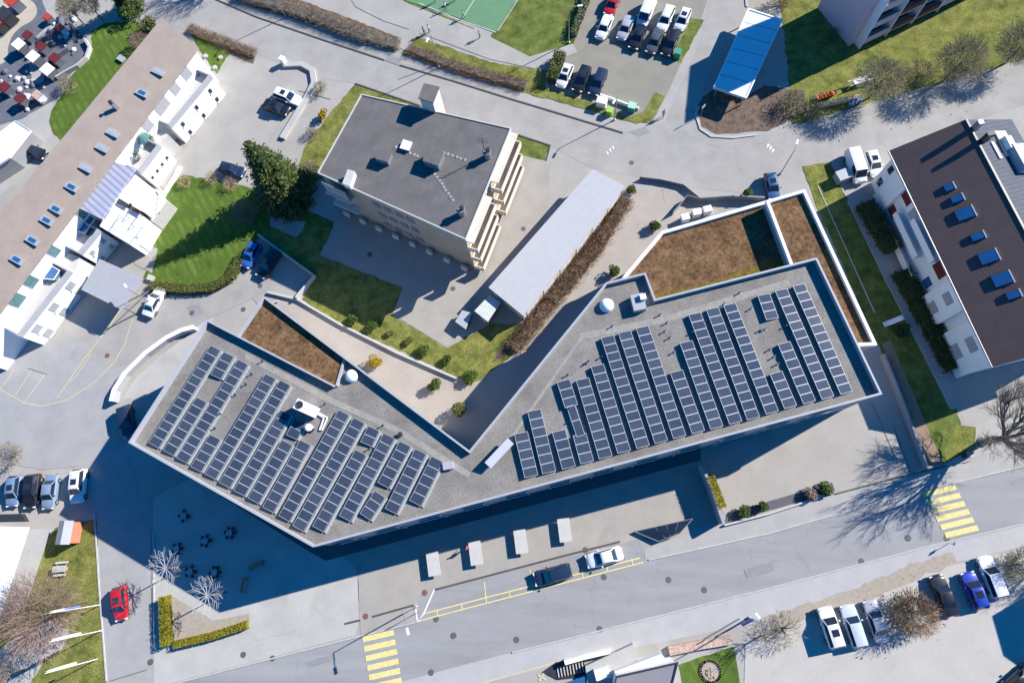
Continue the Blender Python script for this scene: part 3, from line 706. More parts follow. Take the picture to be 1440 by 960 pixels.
Lr = [((300, 493.8), (219.4, 620.6), 13, 'outermost full row of thirteen panels along the far left roof edge'),
      ((318.8, 503), (306.3, 524.4), 3, 'short row of three panels near the upper left corner of the left wing'),
      ((280.6, 566.9), (240, 631.3), 7, 'row of seven panels lying below the short row of three at far left'),
      ((338.8, 513.8), (258.8, 641.9), 13, 'thirteen panel row just left of the gap with many anchor posts'),
      ((299.4, 619.4), (278.8, 653.8), 4, 'row of four panels at the lower left roof edge below the post gap'),
      ((377.5, 533.8), (298.8, 664.4), 13, 'thirteen panel row just right of the gap with many anchor posts'),
      ((398, 543), (318.8, 676.3), 13, 'thirteen panel row ending left of the big white air conditioning unit'),
      ((398.8, 585), (339.4, 687.5), 10, 'ten panel row starting in the shadow of the white air conditioning unit'),
      ((419.4, 596.9), (413, 608.8), 2, 'pair of panels right below the white air conditioning unit'),
      ((400.6, 627.5), (359.4, 698), 7, 'row of seven panels below the pair near the air conditioning unit'),
      ((426.3, 627.5), (380, 710.6), 8, 'row of eight panels starting below the round white vent cowl'),
      ((480.6, 585), (402.5, 723), 13, 'thirteen panel row right of the bent pipe and vent cowl'),
      ((501.9, 596.3), (422.5, 736.9), 13, 'thirteen panel row reaching the lowest corner of the left wing'),
      ((523, 607.5), (517.5, 618.8), 2, 'pair of panels alone at the upper end of the left field'),
      ((504.4, 641.3), (450.6, 737.5), 9, 'row of nine panels below the lone upper pair on the left wing'),
      ((544.4, 618), (488, 723), 10, 'ten panel row right of the lone upper pair on the left wing'),
      ((566.9, 629.4), (541.9, 676.3), 5, 'upper row of five panels above the row of three on the left wing'),
      ((531, 699.4), (516.9, 721), 3, 'short row of three panels at the lower right of the left wing'),
      ((588.8, 640), (552.5, 712.5), 7, 'row of seven panels second from the inner end of the left wing'),
      ((611.9, 651), (586.9, 701), 5, 'last row of five panels beside the small grey service box')]
for f_, l_, n, w in Lr: panel_row(f_, l_, n, 1.46, 'left wing', w, tilt=6, hi=.22, tray=True)
Rr_ = [((734, 614), (745.8, 663.3), 5, 'first row of five panels beside the slanted white rooflight box'),
       ((752.5, 582.5), (770.8, 657.5), 7, 'seven panel row second from the left end of the right wing'),
       ((787.5, 611.7), (798.3, 650.8), 4, 'row of four panels left of the two turned panels'),
       ((794, 540.8), (801.7, 565), 3, 'row of three panels above the two turned panels'),
       ((816.7, 616.7), (824, 643.3), 3, 'row of three panels below the two turned panels'),
       ((820.8, 538.3), (850, 636.7), 9, 'nine panel row just right of the two turned panels'),
       ((841.7, 519), (876, 628.8), 10, 'ten panel row left of three equally long rows on the right wing'),
       ((855.8, 478.3), (902.5, 621.9), 13, 'first of three thirteen panel rows below the white skylight dome'),
       ((880, 471.7), (928, 615), 13, 'middle of three thirteen panel rows below the white skylight dome'),
       ((905, 465), (953.8, 608), 13, 'third thirteen panel row beside the patch of bare gravel with posts'),
       ((953.3, 527.5), (980, 601), 7, 'row of seven panels below the bare gravel patch mid right wing'),
       ((966.9, 486), (1006, 595), 10, 'ten panel row between the seven panel row and the middle group'),
       ((978.8, 446), (1032.5, 588), 13, 'slightly kinked thirteen panel row left in the middle group'),
       ((1003.8, 438.8), (1057.5, 582), 13, 'thirteen panel row centred in the middle group of the right wing'),
       ((1028, 433), (1083.8, 573.8), 13, 'thirteen panel row left of the bare strip near the right end'),
       ((1093.8, 529.4), (1109.4, 566), 4, 'row of four panels at the lower edge near the right end'),
       ((1076, 419.4), (1084.4, 442.5), 3, 'lone row of three panels at the upper right of the roof'),
       ((1105, 487.5), (1136, 559.4), 7, 'row of seven panels below the lone three near the right end'),
       ((1100.6, 412.5), (1161.9, 553), 13, 'thirteen panel row second from the right end of the roof'),
       ((1125.6, 405.6), (1188, 546), 13, 'outermost thirteen panel row along the right end of the roof')]
for f_, l_, n, w in Rr_: panel_row(f_, l_, n, 1.56, 'right wing', w)
panel_row((806, 580.3), (813.3, 601.7), 2, 1.0, 'right wing', 'two panels turned upright within the left part of the right field')

# ================================================================== CENTRAL APARTMENT BLOCK
def outline(pts, z): return [xy(p, z) for p in pts]
def lerp2(a, b, t): return a+(b-a)*t
HC = 10.0
c1, c2, c3, c4 = outline([(508, 132), (719, 180), (655, 337), (446, 243)], HC)      # NW, NE, SE, SW of the photo
blk = thing('apartment_block', 'beige apartment block with dark grey flat roof and cream balconies', 'building', (c1+c3)/2)
k = MB(); k.prism(inset([c1, c2, c3, c4], .25), 0, HC-.25, 0, top=False); k.build('wall', m_beige, blk)
k = MB(); k.face([(p.x, p.y, HC-.12) for p in ccw([c1, c2, c3, c4])]); k.build('roof', m_flat, blk)
k = MB(); ring(k, [c1, c2, c3, c4], .15, HC-.4, HC); k.build('roof_edge', m_concrete, blk)
# east balconies: three decks in two groups, front side windows
eu = (c3-c2).normalized(); en = Vector((-eu.y, eu.x, 0))
if en.dot(c2-c1) < 0: en = -en
EL = (c3-c2).length
for t0, t1 in ((.02, .47), (.60, 1.0)):
    for z in (.9, 3.9, 6.9):
        a = c2+eu*EL*t0; b = c2+eu*EL*t1
        d = MB(); d.prism([a-en*.2, b-en*.2, b+en*1.25, a+en*1.25], z-.2, z)
        o = d.build('balcony', m_cream_wall, blk)
        w = MB()
        line = [a-en*.1, a+en*1.25, b+en*1.25, b-en*.1]
        for q0, q1 in zip(line, line[1:]):
            dd = (q1-q0).normalized(); nn = Vector((-dd.y, dd.x, 0))*.07
            w.prism([q0-nn, q1-nn, q1+nn, q0+nn], z+.003, z+1.0)
        p = w.build('balcony_wall', m_cream_wall); p.parent = o
        for v in p.data.vertices: v.co -= Vector(blk['_base'])
    d = MB(); a = c2+eu*EL*t0; b = c2+eu*EL*t1
    d.prism([a-en*.2, b-en*.2, b+en*1.0, a+en*1.0], HC-.62, HC-.42); d.build('balcony_roof', m_cream_wall, blk)
for z in (1.2, 4.2, 7.2):
    windows_on(blk, c3-en*.25, c2-en*.25, z, 1.6, 1.5, 1.7)
wd = (c4-c3).normalized(); wn = Vector((-wd.y, wd.x, 0))
if wn.dot(c3-c2) < 0: wn = -wn
for z in (1.0, 3.9, 6.8):
    windows_on(blk, lerp2(c4, c3, .33)-wn*.25, lerp2(c4, c3, .68)-wn*.25, z, 1.2, 1.3, .55, m=mat('blind_mauve', (.22, .19, .24), .5, .1, 3), start=.3, frame=False)
# low pillars and ground floor slab edge on the south side
SL = (c4-c3).length
for i in range(8):
    p = lerp2(c4, c3, (i+.45)/8)+wn*.55
    d = MB(); d.box((p.x, p.y, .55), (.9, .35, 1.1), math.atan2(wd.y, wd.x)); d.build('balcony_pier', m_cream_wall, blk)
d = MB(); a = lerp2(c4, c3, .02); b = lerp2(c4, c3, .2)

for z in (3.5, 6.5): d = MB(); d.prism([a-wn*.3, b-wn*.3, b+wn*.9, a+wn*.9], z, z+.25); d.build('loggia_slab', m_cream_wall, blk)
d = MB(); q = lerp2(c4, c3, .12)+wn*.7; d.box((q.x, q.y, 8.2), (3.6, .12, 2.6), math.atan2(wd.y, wd.x)); d.build('loggia_screen', m_wallg, blk)
# chimney tower on the street side
tw = outline([(596, 117), (618, 122), (609, 145), (588, 138)], 12.2)
k = MB(); k.prism(inset(tw, .12), 0, 12.0); s = k.build('stair_tower', m_cream_wall, blk)
k = MB(); k.prism(tw, 12.0, 12.2); q = k.build('tower_roof', m_flat); q.parent = s
for v in q.data.vertices: v.co -= Vector(blk['_base'])
def roofbox(pts, z0, h, side_m, top_m, label, name='roof_housing', cat='roof housing'):
    o_ = outline(pts, z0+h); b = sum(o_, Vector((0, 0, 0)))/len(o_); b.z = z0
    t = thing(name, label, cat, b)
    k = MB(); k.prism(inset(o_, .06), z0, z0+h-.06, top=False); k.build('side_wall', side_m, t)
    k = MB(); k.prism(o_, z0+h-.06, z0+h); k.build('lid', top_m, t); return t
ZR = HC-.12
roofbox([(534, 209), (551, 214), (545, 228), (527, 223)], ZR, 1.0, m_metal, m_flat, 'smaller dark topped housing left of the white hatch on the grey roof')
roofbox([(601, 208), (624, 214), (616, 233), (594, 226)], ZR, 1.3, m_metal, m_flat, 'larger dark topped housing in the middle of the dark grey roof')
roofbox([(567, 196), (580, 200), (575, 212), (562, 208)], ZR, .45, m_metal, m_plastic, 'small square white rooflight hatch between the two dark housings', 'rooflight_hatch', 'rooflight')
roofbox([(489, 238), (499, 241), (492, 262), (481, 258)], ZR, 1.0, m_white, m_concrete, 'white chimney block at the left edge of the dark grey roof', 'chimney', 'chimney')
def stack(p, label, ant):
    b = P(p[0], p[1], ZR); t = thing('flue_stack', label, 'chimney', b)
    k = MB(); k.lathe((b.x, b.y, ZR), [(.5, 0), (.5, 1.2), (.58, 1.22), (.58, 1.35), (.4, 1.37), (.4, 1.2), (.1, 1.2)], 16); k.build('flue', m_metal, t)
    k = MB(); k.lathe((b.x+.2, b.y, ZR+1.46), [(.28, 0), (.28, .4), (.1, .42)], 10); k.build('cowl', m_dark, t)
    if ant:
        k = MB(); k.tube((b.x-.3, b.y+.2, ZR+1.3), (b.x-.3, b.y+.2, ZR+4), .05, n=6)
        for z in (2.9, 3.3, 3.7): k.tube((b.x-.9, b.y+.2, ZR+z), (b.x+.3, b.y+.2, ZR+z), .03, n=4)
        k.build('aerial', m_dark, t)
stack((686, 221), 'round flue with an aerial mast near the right edge of the dark roof', True)
stack((650, 301), 'round flue with white cap near the lower right corner of the dark roof', False)
k = MB()
for a, b, n in (((557, 207), (593, 222), 7), ((625, 215), (660, 227), 6), ((618, 224), (610, 245), 4), ((612, 245), (640, 286), 9), ((570, 212), (558, 207), 2)):
    for i in range(n):
        q = P(lerp2(a[0], b[0], i/n), lerp2(a[1], b[1], i/n), ZR); k.box((q.x+random.uniform(-.05, .05), q.y, ZR+.025), (.36, .36, .05), R(20))
k.build('roof_stepping_slabs', m_stone, blk)

# ================================================================== SHED, ITS ANNEX
sp = outline([(833, 238), (879, 262), (736, 444), (687, 404)], 3.2)
t = thing('garage_row', 'long low garage row with a flat white sheet metal roof', 'garage', (sp[0]+sp[2])/2)
k = MB(); k.prism(inset(sp, .3), 0, 3.0, top=False); k.build('wall', m_cream_wall, t)
k = MB(); k.prism(sp, 3.0, 3.2, bottom=True); k.build('roof', m_shed, t)
ga, gb = [p for p in inset(sp, .3)][0:2]
sides = inset(sp, .3)
lens = sorted(range(4), key=lambda i: -(sides[(i+1) % 4]-sides[i]).length)
for i in range(6):
    a, b = sides[lens[0]], sides[(lens[0]+1) % 4]
    d = (b-a).normalized(); nn = Vector((d.y, -d.x)); p = a.lerp(b, (i+.5)/6)+nn*.03
    k = MB(); k.box((p.x, p.y, 1.15), (2.4, .06, 2.3), math.atan2(d.y, d.x)); k.build('garage_door', m_frame, t)
ap = outline([(688, 415), (704, 425), (686, 452), (667, 437)], 2.3)
t = thing('garden_hut', 'small hut with a pale green flat roof at the end of the white garage', 'hut', (ap[0]+ap[2])/2)
k = MB(); k.prism(inset(ap, .2), 0, 2.15, top=False); k.build('wall', m_wood, t)
k = MB(); k.prism(ap, 2.15, 2.3, bottom=True); k.build('roof', mat('roof_pale_green', (.52, .56, .52), .6, .08, 2), t)
k = MB(); q = inset(ap, .2); d = (q[1]-q[0]).normalized(); p = (q[0]+q[1])/2+Vector((d.y, -d.x))*.03; k.box((p.x, p.y, 1.0), (.9, .05, 2), math.atan2(d.y, d.x)); k.build('door', m_frame, t)
bx = outline([(650, 436), (664, 440), (655, 463), (640, 452)], 1.2)
t = thing('storage_bin', 'dark lidded storage bin in the shade of the garden hut', 'bin', (bx[0]+bx[2])/2)
k = MB(); k.prism(inset(bx, .08), 0, 1.05, top=False); k.build('bin_body', m_dark, t)
k = MB(); k.prism(bx, 1.05, 1.2); k.build('lid', m_tarp, t)

# ================================================================== LEFT ROW HOUSE
HT = 7.6
m_winpale = mat('window_pale', (.36, .36, .38), .2, .1, 3, spec=.6)
ru, rl = xy((228, 27), HT), xy((85, 200+0), HT)
eu0, el0 = xy((279, 67), HT-.5), xy((-10, 452), HT-.5)
far = rl+(rl-ru)*1.05
row = thing('terraced_house', 'long terraced house with brown tiled roof and bright white street front', 'building', (ru+el0)/2)
top0, top1 = ru, far                                                # upper eave
bot0, bot1 = eu0, el0+(el0-eu0)*.12
k = MB()
k.prism([top0, top1, bot1, bot0], HT-.75, [HT+.15, HT+.15, HT-.5, HT-.5] if area2([top0, top1, bot1, bot0]) > 0 else [HT-.5, HT-.5, HT+.15, HT+.15], bottom=True)
k.build('roof', m_tile, row)
ax = (bot1-bot0).normalized(); an = Vector((-ax.y, ax.x, 0))
if an.dot(bot0-top0) < 0: an = -an
k = MB(); q0, q1 = bot0+ax*.5-an*.5, bot1-an*.5
k.prism([top0+ax*.5+an*.4, top1+an*.4, q1, q0], 0, HT-.8, top=False); k.build('wall', m_white, row)
ROWB = Vector(row['_base'])
def ronto(p, z, t=0, n=0): return xy(p, z)+ax*t+an*n
# top floor doors and windows on the set-back wall
for (t0, w) in ((3.4, 1.6), (6.3, 1.5), (9.6, 2.6), (13.2, 1.6), (24.5, 2.2), (28.5, 2.4), (35.5, 1.5), (40.5, 1.7), (43.5, 2.0)):
    p = q0+ax*t0+an*.03
    k = MB(); k.box((p.x, p.y, 5.65), (w, .06, 2.0), math.atan2(ax.y, ax.x)); k.build('terrace_door', m_frame, row)
    k = MB(); p = p+an*.03; k.box((p.x, p.y, 5.65), (w-.2, .06, 1.8), math.atan2(ax.y, ax.x)); k.build('door_glass', m_winpale if t0 < 20 else m_glassg, row)
# the projecting two-storey fronts
def front(pa, pb, zt, nwin, rows, label=None, ww=.75, wh=1.1, wz=(3.2, 1.2), wm=None):
    a, b = xy(pa, zt), xy(pb, zt)
    i0 = a-an*((a-q0).dot(an)); i1 = b-an*((b-q0).dot(an))
    k = MB(); k.prism([a, b, i1, i0], 0, zt-.9, mtop=1); o = k.build('front_wing', [m_white, m_concrete], row)
    k = MB()
    line_wall(k, [i0, a, b, i1] if area2([i0, a, b, i1]) > 0 else [i1, b, a, i0], .22, zt-.9, zt)
    r = k.build('terrace_parapet', m_parapet); r.parent = o
    for v in r.data.vertices: v.co -= ROWB
    d = (b-a); Lf = d.length; d.normalize()
    for z in wz[:rows]:
        for j in range(nwin):
            p = a+d*Lf*(j+.5)/nwin+an*.03
            k = MB(); k.box((p.x, p.y, z-.45), (ww, .08, wh), math.atan2(d.y, d.x)); r = k.build('window', wm or m_glass); r.parent = o
            k2 = MB(); p2 = p+an*.25; k2.box((p2.x-an.x*.14, p2.y-an.y*.14, z-.45-wh/2-.05), (ww+.1, .2, .05), math.atan2(d.y, d.x)); r2 = k2.build('window_sill', m_frame); r2.parent = o
            for q in (r, r2):
                for v in q.data.vertices: v.co -= ROWB
    return o
front((296, 105), (237, 176), 4.6, 3, 2, ww=.5, wh=.75)
front((223, 203), (195, 241), 4.6, 4, 1, ww=.4, wh=.5, wz=(2.4,))
front((138, 322), (110, 356), 4.6, 2, 2, ww=.6, wh=.8, wm=m_winpale)
front((97, 380), (25, 472), 4.6, 3, 2, ww=1.2, wh=1.25, wm=m_winpale)
# middle stretch: pergola roof with seams, stepped terraces, awnings
mz = outline([(156, 226), (190, 238), (143, 308), (110, 292)], 6.6)
k = MB(); k.prism(mz, 6.3, 6.6); k.build('glazed_porch_roof', m_lav, row)
def deck(pts, z, m, name, h=.25, wall=None):
    o_ = outline(pts, z); k = MB(); k.prism(o_, 0 if wall else z-h, z, top=True); return k.build(name, m, row)
deck([(190, 245), (224, 272), (205, 300), (168, 275)], 4.2, m_white, 'terrace', wall=1)
deck([(224, 272), (236, 282), (214, 312), (205, 300)], 2.6, m_concrete, 'terrace', wall=1)
deck([(160, 283), (203, 305), (180, 342), (140, 318)], 4.2, m_white, 'terrace', wall=1)
deck([(200, 305), (214, 314), (196, 344), (182, 336)], 2.4, m_white, 'terrace', wall=1)
deck([(205, 172), (237, 190), (224, 204), (196, 185)], 3.4, m_concrete, 'terrace', wall=1)
deck([(88, 352), (112, 362), (104, 384), (78, 372)], 3.6, m_concrete, 'terrace', wall=1)
for i, (pts, z) in enumerate(([[(176, 262), (192, 270), (181, 287), (165, 277)], 5.0], [[(196, 272), (211, 281), (199, 297), (185, 289)], 5.0], [[(163, 267), (171, 272), (155, 296), (148, 291)], 5.2])):
    k = MB(); k.prism(outline(pts, z), z-.07, z, bottom=True); k.build('awning', m_white, row)
for a, b in (((186, 292), (178, 304)), ((197, 300), (186, 316)), ((169, 303), (158, 320)), ((226, 262), (238, 275)), ((200, 320), (192, 332))):
    k = MB(); p, q = xy(a, 4.8), xy(b, 4.8); k.tube((p.x, p.y, 4.9), (q.x, q.y, 4.9), .05); k.tube((p.x, p.y, 4.2), (p.x, p.y, 4.9), .05); k.tube((q.x, q.y, 4.2), (q.x, q.y, 4.9), .05); k.build('railing', m_metal, row)
k = MB(); p = xy((209, 301), 2.6); 
# roof windows and chimney
for (p, w, blue) in (((223, 101), 1, 0), ((200, 131), 1, 1), ((159, 187), 1, 0), ((144, 208), 1, 0), ((121, 236), 1, 0), ((101, 263), 1, 1), ((79, 294), 1, 1), ((66, 310), 1, 1), ((46, 338), 1, 1), ((24, 365), 1, 1)):
    b = xy(p, HT-.1); k = MB(); zz = HT-.08
    k.box((b.x, b.y, zz), (.95, 2.1, .2), math.atan2(ax.y, ax.x)); o = k.build('roof_window', m_greyroof, row)
    k = MB(); k.box((b.x, b.y, zz+.105), (.55, 1.25, .04), math.atan2(ax.y, ax.x)); r = k.build('pane', m_glassb if blue else m_tarp); r.parent = o
    for v in r.data.vertices: v.co -= ROWB
b = xy((164, 152), HT); k = MB(); k.box((b.x, b.y, HT+.3), (.55, .6, 1.5), math.atan2(ax.y, ax.x)); o = k.build('chimney', m_metal, row)
k = MB(); k.lathe((b.x, b.y, HT+1.05), [(.2, 0), (.2, .35), (.32, .4), (.1, .5)], 10); r = k.build('chimney_cowl', m_dark); r.parent = o
for v in r.data.vertices: v.co -= ROWB
# gable end window of the first front and the shaded lower yard walls
low_wall('garden_wall', 'low white wall edging the paved yard below the terraced house', [(256, 236), (240, 264), (212, 308), (196, 340)], .25, .7, m_white)
def parasol(p, z, h, r, m, label):
    b = P(p[0], p[1], z); t = thing('parasol', label, 'parasol', b)
    k = MB(); k.tube((b.x, b.y, z), (b.x, b.y, z+h), .04); k.build('pole', m_metal, t)
    k = MB(); k.lathe((b.x, b.y, z+h-.5), [(r, 0), (r*.5, .3), (.06, .5)], 8); k.build('canopy', m, t)
parasol((207, 306), 0, 2.4, .9, mat('cloth_pink', (.62, .16, .18), .9, .1, 3), 'pink parasol on the pavement beside the white terraces')
parasol((210, 204+0), 4.0, 2.2, 1.1, m_glassg, 'green parasol among the roof terrace tables of the white house')
def planter(p, z, label, m=None, s=.5):
    b = P(p[0], p[1], z); t = thing('planter_tub', label, 'planter', b)
    k = MB(); k.lathe((b.x, b.y, z), [(s*.6, 0), (s*.8, .5), (s*.7, .5), (s*.1, .45)], 10); k.build('pot', m or m_stone, t)
    k = MB()
    for i in range(50):
        v = Vector((random.gauss(0, s*.4), random.gauss(0, s*.4), .6+random.random()*.6)); q = Vector((b.x, b.y, z))+v
        u = Vector((random.uniform(-1, 1), random.uniform(-1, 1), random.uniform(-.6, .6)))*.16; w_ = Vector((-u.y, u.x, random.uniform(-.1, .1)))*.7
        k.face([q-u, q+w_*.6, q+u, q-w_*.6])
    k.build('foliage', m_leaf, t)
for p, l in (((195, 208), 'planter tub nearest the roof edge on the upper terrace'), ((183, 222), 'planter tub at the lower corner of the upper terrace'), ((196, 222), 'planter tub in the middle of the upper terrace'), ((215, 197), 'planter tub beside the white front wall on the upper terrace')):
    planter(p, 4.0, l)
# deep shade in the gaps of the lower fronts, built as dark blue boxes
def shade_box(pts, z, label):
    o_ = outline(pts, z); t = thing('shaded_gap_box', label, 'painted shade', (o_[0]+o_[2])/2)
    k = MB(); k.prism(inset(o_, .08), 0, z-.1, top=False); k.build('gap_side', m_glassg, t)
    k = MB(); k.prism(o_, z-.1, z); k.build('roof', m_glassb, t)
    k = MB(); ring(k, o_, .12, z, z+.08); k.build('frame', m_frame, t)
shade_box([(106, 295), (135, 306), (120, 330), (98, 320)], 4.3, 'dark blue box painted as the deep shade below the seamed porch roof')
shade_box([(60, 366), (85, 380), (76, 394), (58, 392)], 4.3, 'small dark blue box painted as the shade beside the lowest white front')
# canopy beside the row house
cp = outline([(140, 364), (201, 391), (170, 435), (114, 407)], 3.4)
t = thing('entrance_canopy', 'grey sheet metal canopy standing on posts beside the white house', 'canopy', (cp[0]+cp[2])/2)
k = MB(); k.prism(cp, 3.2, 3.4, bottom=True); k.build('roof', m_greyroof, t)
for p in inset(cp, .35): k = MB(); k.tube((p.x, p.y, 0), (p.x, p.y, 3.2), .09); k.build('post', m_metal, t)
a, b = cp[1], cp[2]; s = xy((216, 404), .1)
k = MB(); k.tube((a.x, a.y, 3.1), (s.x, s.y, .1), .06); k.tube((b.x, b.y, 3.1), (s.x, s.y, .1), .06); k.build('brace', m_metal, t)

# ================================================================== RIGHT HOUSE WITH THE DARK ROOF
HE, HR = 7.4, 10.6
e0, e1 = xy((1250, 212), HE), xy((1396, 516), HE)
r0 = xy((1357, 167), HR); r1d = (e1-e0).normalized(); LEN = (e1-e0).length
wid = (r0-e0)-r1d*((r0-e0).dot(r1d)); r0 = e0+wid; r1 = e1+wid; f0, f1 = e0+wid*2, e1+wid*2
rh = thing('gabled_house', 'large white apartment house with a dark brown roof and blue skylights', 'building', (r0+r1)/2)
def slab(k, a, b, c, d, th=.22, mi=0):
    k.face([a, b, c, d], mi); dn = Vector((0, 0, -th)); k.face([d+dn, c+dn, b+dn, a+dn], mi)
    for p, q in ((a, b), (b, c), (c, d), (d, a)): k.face([p, q, q+dn, p+dn], mi)
Z = lambda p, z: Vector((p.x, p.y, z))
k = MB(); slab(k, Z(e0, HE), Z(e1, HE), Z(r1, HR), Z(r0, HR)); o = k.build('roof', m_tiled, rh)
k = MB(); slab(k, Z(r0, HR-.004), Z(r1, HR-.004), Z(f1, HE), Z(f0, HE)); k.build('roof', m_slater, rh)
wn2 = wid.normalized(); ins = .9
w0, w1, w2, w3 = e0+wn2*ins+r1d*.5, e1+wn2*ins-r1d*.5, f1-wn2*ins-r1d*.5, f0-wn2*ins+r1d*.5
k = MB(); k.prism([w0, w1, w2, w3], 0, HE+.2, top=False)
for a, b in ((w0, w3), (w1, w2)):
    m_ = (a+b)/2; k.face([Z(a, HE+.2), Z(b, HE+.2), Z(m_, HR-.35)])
k.build('wall', m_white, rh)
k = MB(); a = Z(e0-wn2*.08, HE-.05); b = Z(e1-wn2*.08, HE-.05); k.tube(a, b, .09, n=8); k.build('gutter', m_metal, rh)
k = MB(); slab(k, Z(r0-r1d*.06-wn2*.05, HR+.08), Z(r1-wn2*.05, HR+.08), Z(r1+wn2*.25, HR+.02), Z(r0-r1d*.06+wn2*.25, HR+.02), .1); k.build('ridge_cap', m_dark, rh)
# bays, balconies, shutters on the shaded front
RB = Vector(rh['_base'])
for t0, t1, dep in ((.07, .16, .5), (.60, .735, .9), (.78, .97, .6)):
    a = w0+r1d*LEN*t0; b = w0+r1d*LEN*t1
    k = MB(); k.prism([a, b, b-wn2*dep, a-wn2*dep], 0, HE-.35); k.build('bay', m_white, rh)
for t0, t1 in ((.22, .44), (.30, .50)):
    for z in (3.1,) if t0 < .25 else (.4, 5.6):
        a = w0+r1d*LEN*t0; b = w0+r1d*LEN*t1
        k = MB(); k.prism([a+wn2*.05, b+wn2*.05, b-wn2*1.1, a-wn2*1.1], z-.18, z); k.prism([a-wn2*1.0, b-wn2*1.0, b-wn2*1.1, a-wn2*1.1], z, z+.95); k.build('balcony', m_white, rh)
ang = math.atan2(r1d.y, r1d.x)
for (t0, z, w, h, m_) in ((.035, 4.6, .8, 1.3, m_glass), (.035, 1.6, .8, 1.3, m_glass), (.19, 5.0, 1.7, 1.5, m_redd), (.19, 1.4, 1.6, 1.5, m_redd), (.26, 1.3, 1.3, 1.5, m_frame), (.27, 4.6, 1.5, 1.6, m_winpale), (.40, 4.5, 1.0, 1.4, m_glass),
                          (.535, 4.6, 2.0, 2.0, m_redd), (.55, 1.6, 1.2, 1.5, m_glassb), (.665, 5.2, 1.5, 1.4, m_winpale), (.665, 2.0, 1.5, 1.4, m_winpale), (.87, 5.0, 1.8, 1.5, m_winpale), (.87, 2.0, 1.8, 1.5, m_winpale)):
    p = w0+r1d*LEN*t0-wn2*.03
    if .60 < t0 < .735: p = p-wn2*.9
    if t0 > .78: p = p-wn2*.6
    k = MB(); k.box((p.x, p.y, z+h/2-.4), (w, .07, h), ang); k.build('shutter' if m_ is m_redd else 'window', m_, rh)
# skylights on the brown slope
def on_slope(p, base=HE):
    zz = HE+1
    for _ in range(8):
        q = xy(p, zz); s = (q-e0).dot(wn2)/wid.length; zz = HE+(HR-HE)*s
    return Z(q, zz)
slope = (Z(r0, HR)-Z(e0, HE)).normalized(); sn = r1d.cross(slope); sn = sn if sn.z > 0 else -sn
frame_m = Matrix((r1d, slope, sn)).transposed().to_4x4()
for p, sx, sy in (((1334, 264), .8, .9), ((1345, 280), .8, 1.1), ((1356, 301), 1.35, 1.7), ((1374, 333), .8, 1.2), ((1389, 362), 1.35, 1.7), ((1408, 393), 1.4, 1.7), ((1424, 415), .8, 1.2)):
    c = on_slope(p)+sn*.09
    k = MB(); k.box(c, (sx+.12, sy+.12, .18), mat4=frame_m); o = k.build('skylight', m_dark, rh)
    k = MB(); k.box(c+sn*.10, (sx, sy, .05), mat4=frame_m); r = k.build('pane', m_glassb); r.parent = o
    k = MB(); k.box(c+slope*(sy/2+.16)+sn*.02, (sx+.2, .12, .22), mat4=frame_m); r2 = k.build('flashing', m_frame); r2.parent = o
    for q in (r, r2):
        for v in q.data.vertices: v.co -= RB
# terrace cut into the far slope, solar strip, chimney
def far_slope(p):
    zz = HR-.4
    for _ in range(8):
        q = xy(p, zz); s = (q-r0).dot(wn2)/wid.length; zz = HR-(HR-HE)*s
    return Z(q, zz)
fs = (Z(f0, HE)-Z(r0, HR)).normalized(); fn = r1d.cross(fs); fn = fn if fn.z > 0 else -fn
fm = Matrix((r1d, fs, fn)).transposed().to_4x4()
c = far_slope((1413, 203)); k = MB(); k.box(c+fn*.12, (3.6, 2.0, .24), mat4=fm); o = k.build('roof_terrace', m_cream_wall, rh)
k = MB(); k.box(c+fn*.5+r1d*.2-fs*.2, (1.7, 1.1, .7), mat4=fm); r = k.build('terrace_hatch', m_white); r.parent = o
c = far_slope((1400, 212)); k2 = MB(); k2.box(c+fn*.1, (2.4, .45, .16), mat4=fm); r2 = k2.build('roof_rail', m_frame); r2.parent = o
c = far_slope((1432, 226)); k3 = MB(); k3.box(c+fn*.5, (3.6, 2.6, 1.0), mat4=fm); r3 = k3.build('dormer', m_shed); r3.parent = o
for q in (r, r2, r3):
    for v in q.data.vertices: v.co -= RB
c = Z(r0+r1d*1.4+wn2*.5, HR); k = MB(); k.box((c.x, c.y, HR+.5), (.6, .6, 1.6), ang); k.build('chimney', m_metal, rh)
c = Z(r0+r1d*3.2+wn2*.9, HR); k = MB(); k.box((c.x, c.y, HR+.5), (.5, .9, 1.7), ang); k.build('chimney', m_dark, rh)

# ================================================================== PINK BLOCK, PALE CANOPY, LOWER HOUSE, OTHERS
HP = 11.0
HV = 2.4
g0 = P(1193, 65); gd = (P(1140, 0)-g0).normalized(); fd = (P(1360, 11)-g0).normalized()
fd = Vector((-gd.y, gd.x, 0)) if Vector((-gd.y, gd.x, 0)).dot(fd) > 0 else Vector((gd.y, -gd.x, 0))
g1_, g2_, g3_ = g0+gd*8, g0+gd*8+fd*34, g0+fd*34
t = pk = thing('pink_block', 'tall pink apartment block with dark red balconies at the top edge', 'building', (g0+g2_)/2)
PB = Vector(pk['_base'])
k = MB(); k.prism([g0, g1_, g2_, g3_], 0, HP); k.build('wall', m_pink, pk)
k = MB(); ring(k, [g0, g1_, g2_, g3_], .3, HP, HP+.4); k.build('parapet', m_parapetw, pk)
fnn = -gd
sv = Vector((math.cos(R(SUN_AZ)), math.sin(R(SUN_AZ)), 0))/math.tan(R(SUN_EL))
at0, at1, at2 = [xy(p, HV)+sv*(13.6-HV) for p in ((1001, 142), (1008, 60), (1090, 28))]
k = MB(); k.prism([at0, at0+fd*30, at2+fd*8, at2, at1], HP, 13.6); k.build('shade_block', m_pink, pk)  # unseen block added over the roof, shaped so its shadow covers the canopy
